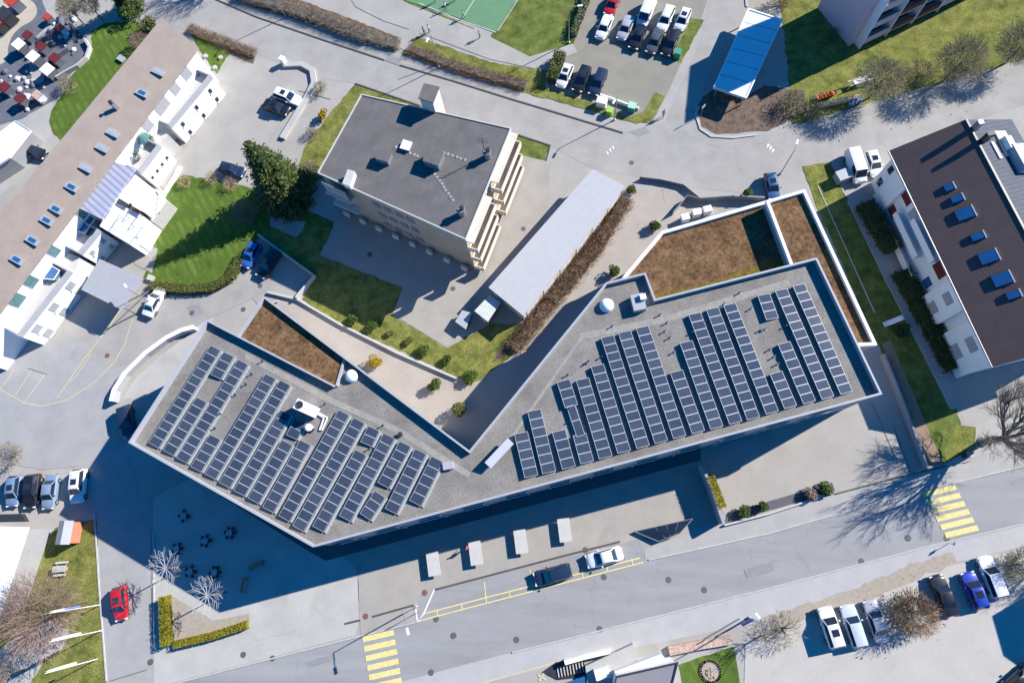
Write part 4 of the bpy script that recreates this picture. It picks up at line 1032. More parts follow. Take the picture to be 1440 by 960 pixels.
# house beyond the right edge that shades the pale parking area
n0, n1, n2 = [P(*p)+sv*8 for p in ((1394, 866), (1410, 922), (1444, 946))]
nb = thing('neighbour_house', 'house just beyond the right edge that throws a shadow on the pale parking area', 'building', n1)
k = MB(); k.prism([n0, n1, n2, n2+Vector((9, 3, 0)), n0+Vector((10, -1, 0))], 0, 7.8, top=False); k.build('wall', m_white, nb)
k = MB(); k.prism([n0, n1, n2, n2+Vector((9, 3, 0)), n0+Vector((10, -1, 0))], 7.8, 8.0); k.build('roof', m_flat, nb)
for i in range(7):
    s0 = 1.2+i*4.4
    for z in (.8, 3.8, 6.8):
        a = g0+fd*s0; b = g0+fd*(s0+4.1)
        k = MB(); k.prism([a, b, b+fnn*1.1, a+fnn*1.1], z-.2, z); o = k.build('balcony', m_concrete, pk)
        k = MB(); k.prism([a+fnn*1.0, b+fnn*1.0, b+fnn*1.1, a+fnn*1.1], z+.003, z+1.0); r = k.build('balcony_front', m_redd if (i+int(z)) % 3 else m_pink); r.parent = o
        for v in r.data.vertices: v.co -= PB
        k = MB(); c = (a+b)/2+fnn*.04; k.box((c.x, c.y, z+1.3), (3.2, .06, 2.0), math.atan2(fd.y, fd.x)); k.build('window', m_glass, pk)
    c = g0+fd*(s0-.15)+fnn*.62; k = MB(); k.box((c.x, c.y, 5.0), (.16, 1.25, 10.0), math.atan2(fd.y, fd.x)); k.build('balcony_partition', m_frame, pk)
cv = outline([(1052, 12), (1101, 28), (1050, 139), (1003, 123)], HV)
t = thing('pale_canopy', 'long pale roofed canopy with cross ribs, mostly in shadow', 'canopy', (cv[0]+cv[2])/2)
k = MB(); k.prism(cv, HV-.2, HV, bottom=True); k.build('roof', m_canopy, t)
k = MB(); ring(k, cv, .22, HV-.3, HV+.1); k.build('fascia', m_parapetw, t)
for p in inset(cv, .5): k = MB(); k.tube((p.x, p.y, 0), (p.x, p.y, HV-.2), .1); k.build('post', m_metal, t)
hv = outline([(866, 950), (954, 930), (934, 1010), (850, 1030)], 4.5)
t = thing('lower_house', 'house with violet grey flat roof cut off by the lower edge', 'building', (hv[0]+hv[2])/2)
k = MB(); k.prism(inset(hv, .15), 0, 4.3, top=False); k.build('wall', m_white, t)
k = MB(); k.prism(hv, 4.3, 4.5); k.build('roof', m_violet, t)
k = MB(); ring(k, hv, .15, 4.5, 4.62); k.build('roof_edge', m_dark, t)
tv = outline([(864, 944), (930, 919), (939, 930), (872, 951)], 2.2)
k = MB(); k.prism(tv, 0, 2.2); k.build('entrance_wall', m_white, t)
tv = outline([(823, 936), (890, 905), (896, 927), (866, 943), (858, 972), (828, 972)], 1.0)
k = MB(); k.prism(tv, 0, 1.0); k.build('terrace', m_plaza, t)
k = MB(); b = P(846, 945, 1.0); k.box((b.x, b.y, 1.3), (1.6, 1.2, .6), R(15)); k.build('terrace_chest', m_frame, t)
low_wall('parapet_wall', 'curved white parapet wall above the dark stair beside the lower house', [(794, 929), (822, 921), (857, 913)], .5, 1.0, m_white)
t = thing('ramp_stair', 'dark sunken stair with pale treads left of the lower house', 'stairs', P(805, 945))
k = MB(); k.face([(q.x, q.y, .085) for q in ccw(px([(763, 944), (782, 930), (820, 926), (826, 950), (784, 955)]))]); k.build('stair_well', m_dark, t)
for i in range(9):
    p = P(786+i*4.3, 950-i*1.0); q = P(784+i*4.3, 938-i*1.0); d = (q-p).normalized(); c = (p+q)/2
    k = MB(); k.box((c.x, c.y, .14+i*.02), (1.1, .12, .12), math.atan2(d.y, d.x)); k.build('tread', m_concrete, t)
bw = outline([(790, 962), (822, 950), (826, 985), (790, 990)], 2.0)
k = MB(); k.prism(bw, 1.8, 2.0); o = k.build('stair_cover', m_glassb, t)
wr = outline([(-60, 738), (40, 741), (0, 862), (-60, 900)], 4.0)
t = thing('white_roof_hall', 'hall with a blank white roof at the left edge of the photo', 'building', (wr[0]+wr[2])/2)
k = MB(); k.prism(inset(wr, .2), 0, 3.8, top=False); k.build('wall', m_wallg, t)
k = MB(); k.prism(wr, 3.8, 4.0); k.build('roof', m_white, t)
k = MB(); k.prism(outline([(-60, 724), (30, 722), (36, 733), (-60, 735)], 4.2), 3.6, 4.2); k.build('gutter_box', m_dark, t)
# toy house on the lawn
ph = outline([(80, 729), (100, 729), (98, 768), (72, 770)], 2.1); cxy = (ph[0]+ph[2])/2
t = thing('play_house', 'little wooden playhouse with grey roof and salmon red side on the lawn', 'playhouse', cxy)
u = (ph[1]-ph[0]).normalized(); v = (ph[3]-ph[0]).normalized(); v = (v-u*v.dot(u)).normalized(); W_, L_ = 2.0, 2.9
def pt(a, b, z): q = cxy+u*a+v*b; return Vector((q.x, q.y, z))
k = MB(); k.prism([pt(-.85, -1.3, 0), pt(.85, -1.3, 0), pt(.85, 1.3, 0), pt(-.85, 1.3, 0)], 0, 1.85, top=False)
for b in (-1.3, 1.3): k.face([pt(-.85, b, 1.85), pt(.85, b, 1.85), pt(0, b, 2.2)])
k.build('wall', mat('wood_salmon', (.50, .18, .11), .8, .1, 3), t)
k = MB(); slab(k, pt(-1.05, -1.45, 1.8), pt(-1.05, 1.45, 1.8), pt(.02, 1.45, 2.28), pt(.02, -1.45, 2.28), .06); k.build('roof', m_greyroof, t)
k = MB(); slab(k, pt(.92, -1.45, 1.86), pt(.02, -1.45, 2.276), pt(.02, 1.45, 2.276), pt(.92, 1.45, 1.86), .06); k.build('roof', m_greyroof, t)
k = MB(); q = pt(0, 1.32, .6); k.box(q, (.7, .04, 1.2), math.atan2(u.y, u.x)); k.build('door', m_wood, t)
# shaded carport roof and white hut top left
tr = outline([(-30, 208), (22, 170), (44, 184), (14, 222), (-30, 250)], 3.0)
t = thing('white_shelter', 'white flat roofed shelter at the left edge above the parked dark car', 'shelter', (tr[0]+tr[2])/2)
k = MB(); k.prism(inset(tr, .2), 0, 2.8, top=False); k.build('wall', m_wallg, t)
k = MB(); k.prism(tr, 2.8, 3.0); k.build('roof', m_white, t)
k = MB(); ring(k, tr, .12, 3.0, 3.1); k.build('roof_edge', m_frame, t)
low_wall('ramp_wall', 'curved concrete wall beside the ramp at the left wing end', [(278, 463), (262, 467), (240, 478), (210, 500), (182, 528), (168, 550), (164, 566)], .55, 1.1, m_parapet, cop=m_parapetw)
low_wall('garden_wall', 'pale low wall between the courtyard path and the shaded lawn', [(378, 412), (420, 422), (480, 457), (560, 497), (644, 533)], .28, .45, m_concrete)
low_wall('bay_wall', 'concrete wall around the sunken car bay beside the shaded lawn', [(366, 333), (404, 361), (444, 390), (419, 421)], .28, .9, m_concrete)
low_wall('edge_wall', 'low grey wall along the left end of the courtyard path', [(372, 430), (392, 424), (400, 432)][:2], .2, .3, m_concrete)
low_wall('boundary_wall', 'dark low wall between the apron and the boardwalk', [(1238, 500), (1262, 560), (1298, 657)], .22, 1.1, m_wallg)
low_wall('curved_wall', 'curved pale wall around the sloping entrance near the parked white car', [(400, 93), (425, 92), (440, 100), (443, 118), (432, 140), (415, 168), (398, 196)], .9, .45, m_plaza)
low_wall('bin_wall', 'low white wall beside the containers at the car park edge', [(844, 136), (862, 142), (880, 149), (898, 155)], .2, .6, m_white)
low_wall('stone_wall', 'salmon coloured dry stone wall above the small lawn', [(940, 914), (985, 905), (1028, 898)], .95, .5, m_salmon)
low_wall('lamp_shadow_rail', 'thin dark rail shaped as a lamp shadow left of the pale parking area', [(978, 905), (1039, 869)], .1, .5, m_metal)  # the lamp's cast shadow, built as a dark rail

# ================================================================== VEHICLES
def rim(mb, st, mi=0):
    """loft a body from stations (x, half width, belt height, bottom height)"""
    rings = []
    for x, w, zt, zb in st:
        zs = zb+(zt-zb)*.45
        rings.append(mb.add([(x, -w*.90, zb), (x, -w, zs), (x, -w*.985, zt-.12), (x, -w*.90, zt-.015), (x, -w*.45, zt+.03), (x, 0, zt+.04), (x, w*.45, zt+.03), (x, w*.90, zt-.015), (x, w*.985, zt-.12), (x, w, zs), (x, w*.90, zb)]))
    for a, b in zip(rings, rings[1:]):
        for k in range(10): mb.f.append([a+k, b+k, b+k+1, a+k+1][::-1]); mb.m.append(mi)
        mb.f.append([a+10, b+10, b, a][::-1]); mb.m.append(mi)
    for a, r in ((rings[0], False), (rings[-1], True)):
        f = list(range(a, a+11)); mb.f.append(f if not r else f[::-1]); mb.m.append(mi)
def make_car(kind):
    L, W, Hh = dict(hatch=(4.05, 1.76, 1.48), saloon=(4.5, 1.80, 1.45), estate=(4.6, 1.82, 1.52), suv=(4.45, 1.86, 1.66), van=(5.0, 1.94, 1.95), pickup=(5.0, 1.88, 1.8))[kind]
    # stations rear -> front, cabin: (rear base, rear top, front top, front base), belt
    belt = {'suv': .98, 'van': 1.05, 'pickup': 1.0}.get(kind, .90)
    hood = {'van': .95, 'suv': .92}.get(kind, .82)
    cab = dict(hatch=(-.485, -.40, .08, .25), saloon=(-.33, -.19, .09, .24), estate=(-.49, -.43, .08, .23), suv=(-.49, -.42, .09, .25), van=(-.495, -.48, .24, .37), pickup=(-.08, -.05, .14, .26))[kind]
    root = bpy.data.objects.new('parked_car', None); COL.objects.link(root); root.empty_display_size = .3
    root['category'] = 'car'
    w = W/2; tail = belt-.02 if kind != 'saloon' else belt-.06
    st = [(-.5*L, w*.80, tail-.22, .34), (-.485*L, w*.90, tail-.06, .26), (-.40*L, w*.98, tail, .22), (-.2*L, w, belt, .2), (.05*L, w, belt, .2), (.25*L, w*.99, hood+.04, .2), (.38*L, w*.97, hood-.02, .2), (.455*L, w*.88, hood-.10, .22), (.487*L, w*.74, hood-.20, .26), (.5*L, w*.58, hood-.34, .34)]
    if kind == 'pickup': st[0:4] = [(-.5*L, w*.93, .95, .34), (-.49*L, w*.96, .98, .26), (-.40*L, w, 1.0, .22), (-.2*L, w, 1.0, .2)]
    b = MB(); rim(b, st)
    xr, xrt, xft, xf = [c*L for c in cab]
    zb = belt+.0; zf = hood+.05
    wb, wt = w*.90, w*.74 if kind != 'van' else w*.84
    base = [(xr, -wb, tail if kind != 'pickup' else belt), (xf, -wb*.93, zf), (xf, wb*.93, zf), (xr, wb, tail if kind != 'pickup' else belt)]
    mid = .0
    top = [(xrt, -wt*.95, Hh-.05), (xft, -wt*.95, Hh-.05), (xft, wt*.95, Hh-.05), (xrt, wt*.95, Hh-.05)]
    i0 = b.add(base); i1 = b.add(top)
    rx0, rx1 = xrt+.06*L, xft-.05*L
    i2 = b.add([(rx0, -wt*.78, Hh), (rx1, -wt*.78, Hh), (rx1, wt*.78, Hh), (rx0, wt*.78, Hh)])
    for a, c in ((i0, i1), (i1, i2)):
        for k in range(4): j = (k+1) % 4; b.f.append([a+k, a+j, c+j, c+k]); b.m.append(0)
    b.f.append([i2, i2+1, i2+2, i2+3]); b.m.append(0)
    if kind == 'pickup':
        b.f.append([b.add([(-.47*L, -w*.78, 1.052), (-.10*L, -w*.78, 1.052), (-.10*L, w*.78, 1.052), (-.47*L, w*.78, 1.052)])+k for k in range(4)]); b.m.append(1)
    def add(name, mb, m, sm=30):
        o = mb.build(name, m, smooth=sm); o.parent = root; return o
    add('body', b, [m_car, m_dark], 42)
    V = lambda t: Vector(t)
    def glass(name, q, sh=.12, shv=.12, off=.012):
        q = [V(p) for p in q]; c = sum(q, Vector())/4
        u = (q[1]-q[0]).normalized(); n = u.cross(q[3]-q[0]).normalized()
        if n.dot(c-V((0, 0, .6))) < 0: n = -n
        r = []
        for p in q: r.append(p+(c-p)*sh+n*off)
        k = MB(); k.face(r); k.face([p-n*.008 for p in reversed(r)])
        add(name, k, m_glass, None)
    glass('windscreen', [base[1], base[2], top[2], top[1]], .10)
    glass('rear_window', [base[3], base[0], top[0], top[3]], .14)
    if kind == 'van':
        for s, (i, j) in ((-1, (0, 1)), (1, (3, 2))):
            q0, q1, q2, q3 = V(base[i]).lerp(V(base[j]), .62), V(base[j]), V(top[j]), V(top[i]).lerp(V(top[j]), .66)
            glass('side_window', [q0, q1, q2, q3], .14)
    else:
        for i, j in ((0, 1), (3, 2)): glass('side_window', [base[i], base[j], top[j], top[i]], .13)
    if kind in ('hatch', 'suv') :
        k = MB(); k.box(((rx0+rx1)/2+.25, 0, Hh+.006), (.75, .8, .012)); add('roof_glass', k, m_glass, None)
    for sx in (-.31, .315):
        for s in (-1, 1):
            k = MB(); r_ = .32 if kind not in ('suv', 'van', 'pickup') else .36
            k.tube((sx*L, s*(w-.20), r_), (sx*L, s*(w+.012), r_), r_, n=14)
            o = add('wheel', k, m_rubber, 40)
            k = MB(); k.tube((sx*L, s*(w+.0), r_), (sx*L, s*(w+.024), r_), r_*.62, n=10); q = k.build('rim', m_metal); q.parent = o
    for s in (-1, 1):
        k = MB(); k.box((.468*L, s*w*.66, hood-.18), (.22, .36, .12), s*-.35); add('headlight', k, m_lampw)
        k = MB(); k.box((-.485*L, s*w*.76, tail-.17), (.14, .24, .18), s*.25); add('tail_light', k, m_lampr)
        k = MB(); k.box((xf-.12*L, s*(w+.09), belt+.06), (.16, .2, .13)); q = add('wing_mirror', k, m_car)
    return root
PROTO = {}
def car(cx, cy, dx, dy, kind, color, label, group, z=.8):
    p = P(cx, cy, z); q = P(cx+dx, cy+dy, z); rz = math.atan2(q.y-p.y, q.x-p.x)
    color = (*color, 1)
    if kind not in PROTO:
        o = PROTO[kind] = make_car(kind)
        o.location = (p.x, p.y, ground_z(p)); o.rotation_euler = (0, 0, rz); tag(o, label, 'van' if kind == 'van' else 'car', group)
        for ch in o.children:
            ch.color = color
    else:
        o = copy_tree(PROTO[kind], (p.x, p.y, ground_z(p)), rz, label, group, color)
    o.name = {'van': 'parked_van', 'pickup': 'pickup_truck'}.get(kind, 'parked_car')
    if kind in ('van',): o['category'] = 'van'
    if kind == 'pickup': o['category'] = 'pickup truck'
WHT, SIL, BLK, NAV, RED, BLU, GRY = (.72, .73, .74), (.36, .38, .41), (.012, .013, .016), (.015, .03, .07), (.48, .010, .022), (.012, .04, .34), (.07, .075, .085)
G1 = 'cars in the car park at the top'
car(861, 5, -11, 26, 'hatch', RED, 'red car at the top edge behind the white car', G1)
car(850, 37, -11, 26, 'saloon', WHT, 'white car leftmost in the upper car park row', G1)
car(880, 38, -11, 26, 'saloon', SIL, 'silver car between the leftmost white car and the tall white van', G1)
car(909, 17, -11, 26, 'van', WHT, 'tall white van at the top edge of the car park', G1)
car(936, 26, -11, 26, 'estate', WHT, 'white estate car right of the tall white van', G1)
car(960, 27, -11, 26, 'hatch', WHT, 'white hatchback with roof glass beside the grass island', G1)
car(897, 51, -11, 26, 'saloon', BLK, 'dark car parked nose to tail below the tall white van', G1)
car(921, 57, -11, 26, 'saloon', GRY, 'dark car between two dark cars in the shaded front line', G1)
car(943, 60, -11, 26, 'estate', BLK, 'dark car at the right end of the shaded front line', G1)
car(794, 106, -11, 26, 'hatch', WHT, 'white car beside the small hedge in the lower car park row', G1)
car(818, 111, -11, 26, 'suv', BLK, 'black car in the middle of the lower car park row', G1)
car(841, 115, -11, 26, 'estate', NAV, 'dark blue car at the right of the lower car park row', G1)
car(404, 136, 24, 9, 'suv', WHT, 'white car parked beside the curved pale wall', 'cars around the houses')
car(388, 150, 24, 9, 'saloon', BLK, 'black car right below the white one at the curved pale wall', 'cars around the houses')
car(46, 212, 26, 9, 'estate', BLK, 'black car beside the white shelter at the left edge', 'cars around the houses')
car(326, 238, 26, 7, 'hatch', NAV, 'dark blue car under the edge of the big conifer', 'cars around the houses')
car(352, 358, -14, 26, 'hatch', (.03, .12, .42), 'bright blue car at the end of the hedge', 'cars around the houses')
car(377, 370, -16, 24, 'estate', BLK, 'black car in the walled car bay beside the blue car', 'cars around the houses')
car(216, 424, 14, -26, 'saloon', WHT, 'white saloon beside the grey entrance canopy', 'cars around the houses')
car(178, 592, 5, 26, 'suv', NAV, 'dark blue car in the shade at the left tip of the building', 'cars around the houses')
G2 = 'cars parked at the left edge'
car(18, 690, -4, 30, 'hatch', (.16, .24, .38), 'pale blue car leftmost in the short row at the left edge', G2)
car(44, 690, -4, 30, 'suv', BLK, 'black car between two pale blue cars at the left edge', G2)
car(69, 691, -4, 30, 'saloon', (.20, .27, .38), 'pale blue grey car right of the black car at the left edge', G2)
car(109, 683, -3, 30, 'suv', WHT, 'white boxy car at the edge of the building shadow', G2)
car(168, 848, 2, 30, 'hatch', RED, 'red car driving along the side street', 'cars on the street')
car(777, 808, -30, 8, 'estate', NAV, 'dark blue car in the yellow marked roadside bay', 'cars on the street')
car(850, 783, -30, 8, 'saloon', WHT, 'white car in the yellow marked roadside bay', 'cars on the street')
car(1086, 261, 4, 20, 'hatch', (.03, .09, .22), 'blue car half hidden behind the planted roof corner', 'cars on the street')
car(1204, 234, 9, 26, 'van', WHT, 'white van in front of the gabled house', 'cars on the street')
car(1229, 229, 9, 26, 'hatch', WHT, 'small white car beside the white van at the gabled house', 'cars on the street')
G3 = 'cars in the pale parking area'
car(1169, 882, -10, -30, 'suv', WHT, 'white car with roof glass leftmost in the pale parking area', G3)
car(1201, 880, -10, -30, 'estate', (.50, .55, .62), 'pale silver car second from the left in the pale parking area', G3)
car(1233, 873, -10, -30, 'saloon', SIL, 'silver car half under the brown bare bush', G3)
car(1328, 837, -12, -30, 'saloon', BLK, 'black car right of the brown bare bush', G3)
car(1371, 830, -12, -30, 'hatch', BLU, 'bright blue car between the black car and a white one', G3)
car(1396, 811, -12, -30, 'estate', WHT, 'white car at the right end of the pale parking area', G3)
car(1436, 958, 20, -18, 'saloon', BLK, 'dark car cut off by the lower right corner', G3)

# ================================================================== TREES, HEDGES, SHRUBS
def leafcards(k, pts, size, up=.5, mi=0):
    for p in pts:
        s = size*random.uniform(.65, 1.3)
        u = Vector((random.gauss(0, 1), random.gauss(0, 1), random.gauss(0, up))).normalized()*s
        v = u.cross(Vector((random.gauss(0, .6), random.gauss(0, .6), 1))).normalized()*s*.62
        k.face([p-u, p+v, p+u*.9, p-v], mi)
def branchy(k, p, d, ln, r, depth, spread, up, twig_mb, sides=5):
    """one limb and all it carries"""
    n = 3; q = p; dd = d
    for i in range(n):
        dd = (dd+Vector((random.gauss(0, .13), random.gauss(0, .13), random.gauss(0, .08)+up*.08))).normalized()
        e = q+dd*ln/n; r2 = r*(1-.16*(i+1)/1.3)
        (k if depth > 1 else twig_mb).tube(q, e, r*(1-.16*i/1.3), r2, sides if depth > 1 else 3, caps=False)
        if depth > 0 and i >= 0:
            for _ in range(random.choice((1, 2)) if depth > 2 else 2):
                a = random.uniform(0, 6.283); ax_ = dd.orthogonal().normalized(); ax_ = Matrix.Rotation(a, 3, dd) @ ax_
                nd = (dd*math.cos(spread)+ax_*math.sin(spread)+Vector((0, 0, up*.25))).normalized()
                branchy(k, e, nd, ln*random.uniform(.52, .72), max(r2*.62, .012), depth-1, spread, up, twig_mb, 4)
        q = e
def bare_tree(p, h, label, name='bare_tree', lean=(0, 0), twig=None, depth=4, spread=.75, trunk=.2, th=.3, first=.42, up=.5, n0=5, group=None, cat='tree'):
    b = P(*p); t = thing(name, label, cat, b, group)
    tr, tw = MB(), MB()
    topp = b+Vector((lean[0]*th, lean[1]*th, h*th))
    tr.tube(b, topp, trunk, trunk*.75, 8)
    tr.lathe((b.x, b.y, 0), [(trunk*1.5, 0), (trunk*1.05, .25)], 8)
    br = MB()
    for i in range(n0):
        a = 6.283*(i+random.uniform(-.25, .25))/n0; sp = random.uniform(.35, .95)*spread*1.2
        d = Vector((math.cos(a)*math.sin(sp)+lean[0]*.05, math.sin(a)*math.sin(sp)+lean[1]*.05, math.cos(sp)))
        branchy(br, topp-Vector((0, 0, random.uniform(0, h*th*.25))), d.normalized(), h*first, trunk*.5, depth-1, spread*.8, up, tw)
    tr.build('trunk', m_bark, t); br.build('limbs', m_bark, t)
    tw.build('twigs', twig or m_twig, t)
    return t
def fuzzy_bush(p, r, h, label, m, n=900, trunk=0, name='bare_bush', z0=0, flat=.8, group=None, cat='bush', zc=None, leaf=None, tl=.45, droop=0):
    """dense ball of fine twigs, each starting inside the crown"""
    b = P(*p); t = thing(name, label, cat, b, group); k = MB(); tr = MB()
    zc = zc or h*.55
    if trunk: tr.tube(b, b+Vector((0, 0, zc)), trunk, trunk*.6, 7)
    c = b+Vector((0, 0, zc))
    lob = [Vector((random.gauss(0, .35), random.gauss(0, .35), random.gauss(0, .2))) for _ in range(9)]
    for i in range(14):
        d = Vector((random.gauss(0, 1), random.gauss(0, 1), random.gauss(.4, .6))).normalized()
        tr.tube(c-Vector((0, 0, zc*.5 if trunk else zc)), c+Vector((d.x*r, d.y*r, d.z*r*flat))*.7, .05, .015, 4, caps=False)
    for i in range(n):
        d = Vector((random.gauss(0, 1), random.gauss(0, 1), random.gauss(.15, .9))).normalized()
        bump = 1+.22*max(-1, min(1, sum(math.exp(-3*(d-l.normalized()).length_squared) for l in lob)-.6))
        rr = random.uniform(.45, .95)*bump
        q = c+Vector((d.x*r, d.y*r, d.z*r*flat))*rr
        dd = (d*.9+Vector((random.gauss(0, .5), random.gauss(0, .5), random.gauss(.2-droop, .4)))).normalized()
        e = q+dd*random.uniform(.5, 1.1)*r*tl*.6
        if q.z < .05: continue
        k.tube(q, e, .022, .008, 3, caps=False)
    if leaf:
        lf = MB(); leafcards(lf, [c+Vector((random.gauss(0, .5)*r, random.gauss(0, .5)*r, random.gauss(0, .4)*r*flat)) for _ in range(leaf[1])], .13); lf.build('leaves', leaf[0], t)
    tr.build('stems', m_bark, t); k.build('twigs', m, t)
    return t
def shrub(p, r, h, label, m, n=420, name='shrub', group=None, s=.15, m2=None):
    b = P(*p); t = thing(name, label, 'shrub', b, group); k = MB()
    lob = [Vector((random.uniform(-.5, .5)*r, random.uniform(-.5, .5)*r, random.uniform(.35, .75)*h)) for _ in range(6)]
    pts = []
    for i in range(n):
        l = random.choice(lob); d = Vector((random.gauss(0, 1), random.gauss(0, 1), random.gauss(0, 1))).normalized()
        q = b+l+Vector((d.x*r*.58, d.y*r*.58, d.z*h*.36))*random.uniform(.7, 1.05)
        if q.z > .03: pts.append(q)
    leafcards(k, pts, s, .7)
    st = MB()
    for i in range(7):
        a = i*.9; st.tube(b, b+Vector((math.cos(a)*r*.5, math.sin(a)*r*.5, h*.7)), .03, .012, 4, caps=False)
    st.build('stems', m_bark, t); k.build('foliage', m, t); return t
def hedge(pts, w, h, label, m, name='hedge', dens=60, s=.13, z0=0, core=None, rag=.12, twig=None, group=None):
    q = [P(*a) for a in pts]; t = thing(name, label, 'hedge', q[0], group); k = MB(); c = MB(); tw = MB(); pt_ = []
    for a, b in zip(q, q[1:]):
        d = (b-a); L = d.length; d.normalize(); nn = Vector((-d.y, d.x, 0))
        segs = max(1, int(L/.9))
        for i in range(segs):
            p0 = a+d*L*i/segs; p1 = a+d*L*(i+1)/segs; hw = w/2*.8*random.uniform(.8, 1.05); hh = h*.86*random.uniform(.82, 1.02)
            c.prism([p0-nn*hw, p1-nn*hw, p1+nn*hw, p0+nn*hw], 0, hh)
        for i in range(int(L*(w+2*h)*dens)):
            u = random.uniform(-.02, 1.02)*L; side = random.random()*(w+2*h)
            if side < w: off, z = side-w/2, h
            else: off, z = (w/2 if side < w+h else -w/2), random.uniform(.05, h)
            p = a+d*u+nn*off*(1+random.gauss(0, rag))+Vector((0, 0, z*(1+random.gauss(0, rag*.6))))
            if twig: tw.tube(p-Vector((0, 0, .2)), p+Vector((random.gauss(0, .25), random.gauss(0, .25), random.uniform(.1, .45))), .02, .006, 3, caps=False)
            if not twig or random.random() < .22: pt_.append(p)
    leafcards(k, pt_, s*(.6 if twig else 1), .8)
    c.build('stems', core or m_bark, t); k.build('foliage', m, t)
    if twig: tw.build('twigs', twig, t)
    return t
def conifer(p, h, r, label):
    b = P(*p); t = thing('conifer_tree', label, 'tree', b); k, k2, tr = MB(), MB(), MB()
    tr.tube(b, b+Vector((0, 0, h*.95)), .28, .04, 8)
    tiers = int(h*2.3)
    for i in range(tiers):
        f = i/tiers; z = h*(.06+.94*f); rr = r*(1-f)**.75*random.uniform(.85, 1.12)
        nb = int(6+12*(1-f))
        for j in range(nb):
            a = 6.283*(j+random.random())/nb; L = rr*random.uniform(.72, 1.1)
            d = Vector((math.cos(a), math.sin(a), -.22))
            tr.tube(b+Vector((0, 0, z)), b+Vector((0, 0, z))+d*L*.9, .035, .01, 3, caps=False)
            m_ = max(3, int(L*7))
            for s_ in range(m_):
                u = (s_+.6)/m_
                for _ in range(5):
                    q = b+Vector((0, 0, z))+d*L*u+Vector((random.gauss(0, .16+.16*u), random.gauss(0, .16+.16*u), random.gauss(.02, .12)))
                    dirv = (d+Vector((random.gauss(0, .6), random.gauss(0, .6), random.gauss(.1, .35)))).normalized()
                    v = dirv.cross(Vector((random.gauss(0, .3), random.gauss(0, .3), 1))).normalized()
                    ln = random.uniform(.16, .34); kk = k2 if (u > .68 and random.random() < .55) else k
                    kk.face([q-dirv*ln, q+v*ln*.38, q+dirv*ln, q-v*ln*.38])
    tr.build('trunk', m_bark, t); o = k.build('crown', m_leafd, t); k2.build('young_shoots', m_leafl, t)
    return t
conifer((408, 275), 13.6, 4.3, 'tall dark green conifer between the lawn and the apartment block')
GT = 'pruned round bare trees along the upper right street'
for p, r, l in (((1222, 138), 3.0, 'round bare tree above the orange bench, nearest the soil bed'), ((1331, 112), 3.1, 'round bare tree in the middle of the grass strip at upper right'), ((1412, 90), 2.8, 'round bare tree at the right edge above the street')):
    fuzzy_bush(p, r, 5.2, l, m_twigo, 3000, .16, 'round_bare_tree', flat=.85, group=GT, cat='tree', zc=3.9, leaf=(m_leafo, 220))
bare_tree((1380, 622), 13, 'big bare tree at the right edge casting a long branched shadow', lean=(1.2, .1), depth=5, trunk=.42, th=.30, first=.30, spread=.72, n0=6)
bare_tree((1482, 792), 6, 'bare tree at the right edge beside the pale parking area', depth=4, trunk=.16, th=.2, first=.36, n0=6, twig=m_twigo)
fuzzy_bush((1424, 794), 2.0, 3.0, 'grey bare bush above the white car at the right edge', m_twigo, 1300, 0)
fuzzy_bush((1275, 860), 2.6, 3.0, 'broad brown bare bush between the silver and the black car', m_twigb, 2200, .12, flat=.7, leaf=(m_leafo, 260))
fuzzy_bush((1100, 884), 1.9, 2.0, 'sparse olive bush left of the white car in the pale parking area', m_twigo, 380, 0)
bare_tree((1070, 893), 4, 'small bare tree beside the blue sign at the pale parking area', depth=3, trunk=.09, th=.3, first=.4, n0=5)
fuzzy_bush((92, 858), 4.5, 6.5, 'wide russet bare tree over the lawn at lower left', m_twigr, 2600, .2, 'bare_tree', cat='tree', flat=.7, zc=4.2, tl=.6)
bare_tree((32, 942), 7, 'tall grey bare tree in the lower left corner', depth=4, trunk=.2, th=.25, first=.34, n0=6, twig=m_twigr)
fuzzy_bush((24, 640), 1.8, 2.6, 'grey bare bush at the left edge above the parked cars', m_twig, 700)
GP = 'young flat trained trees by the plaza'
def flat_tree(p, h, r, label):
    b = P(*p); t = thing('trained_tree', label, 'tree', b, GP); tr, tw = MB(), MB()
    tr.tube(b, b+Vector((0, 0, h)), .10, .07, 8); c = b+Vector((0, 0, h))
    for i in range(11):
        a = 6.283*i/11+random.uniform(-.1, .1); e = c+Vector((math.cos(a)*r, math.sin(a)*r, random.uniform(.2, .6)))
        tw.tube(c, e, .055, .03, 5)
        for s in (.45, .65, .8, .95):
            for sg in (-1, 1):
                q = c.lerp(e, s); aa = a+sg*random.uniform(.5, .9); tw.tube(q, q+Vector((math.cos(aa), math.sin(aa), random.uniform(.1, .5)))*r*random.uniform(.28, .48), .03, .016, 4, caps=False)
    tr.build('trunk', m_bark, t); tw.build('branches', mat('bark_pale', (.36, .34, .34), .9, .15, 3), t)
flat_tree((262, 796), 4.4, 1.9, 'flat trained bare tree half over the edge of the building shadow')
flat_tree((318, 832), 4.4, 1.9, 'flat trained bare tree beside the gravel bed of the plaza')
for p, r, l, m_, h in (((118, 34), 1.9, 'round beige bare tree left of the shaded lawn corner', m_twigo, 3.6), ((146, 30), 1.9, 'round grey bare tree right at the shaded lawn corner', m_twig, 3.6)):
    fuzzy_bush(p, r, h+1, l, m_, 1500, .12, 'round_bare_tree', cat='tree', zc=h, leaf=(m_leafo, 160))
shrub((212, 42), 1.5, 2.4, 'yellow green shrub at the top corner of the brown roof', m_leafo, 700)
fuzzy_bush((200, 65), 1.5, 2.2, 'reddish bare bush against the brown roof edge', m_twigr, 800)
shrub((188, 26), 1.6, 2.6, 'dark green shrub at the shaded top of the left lawn', m_leaf, 700)
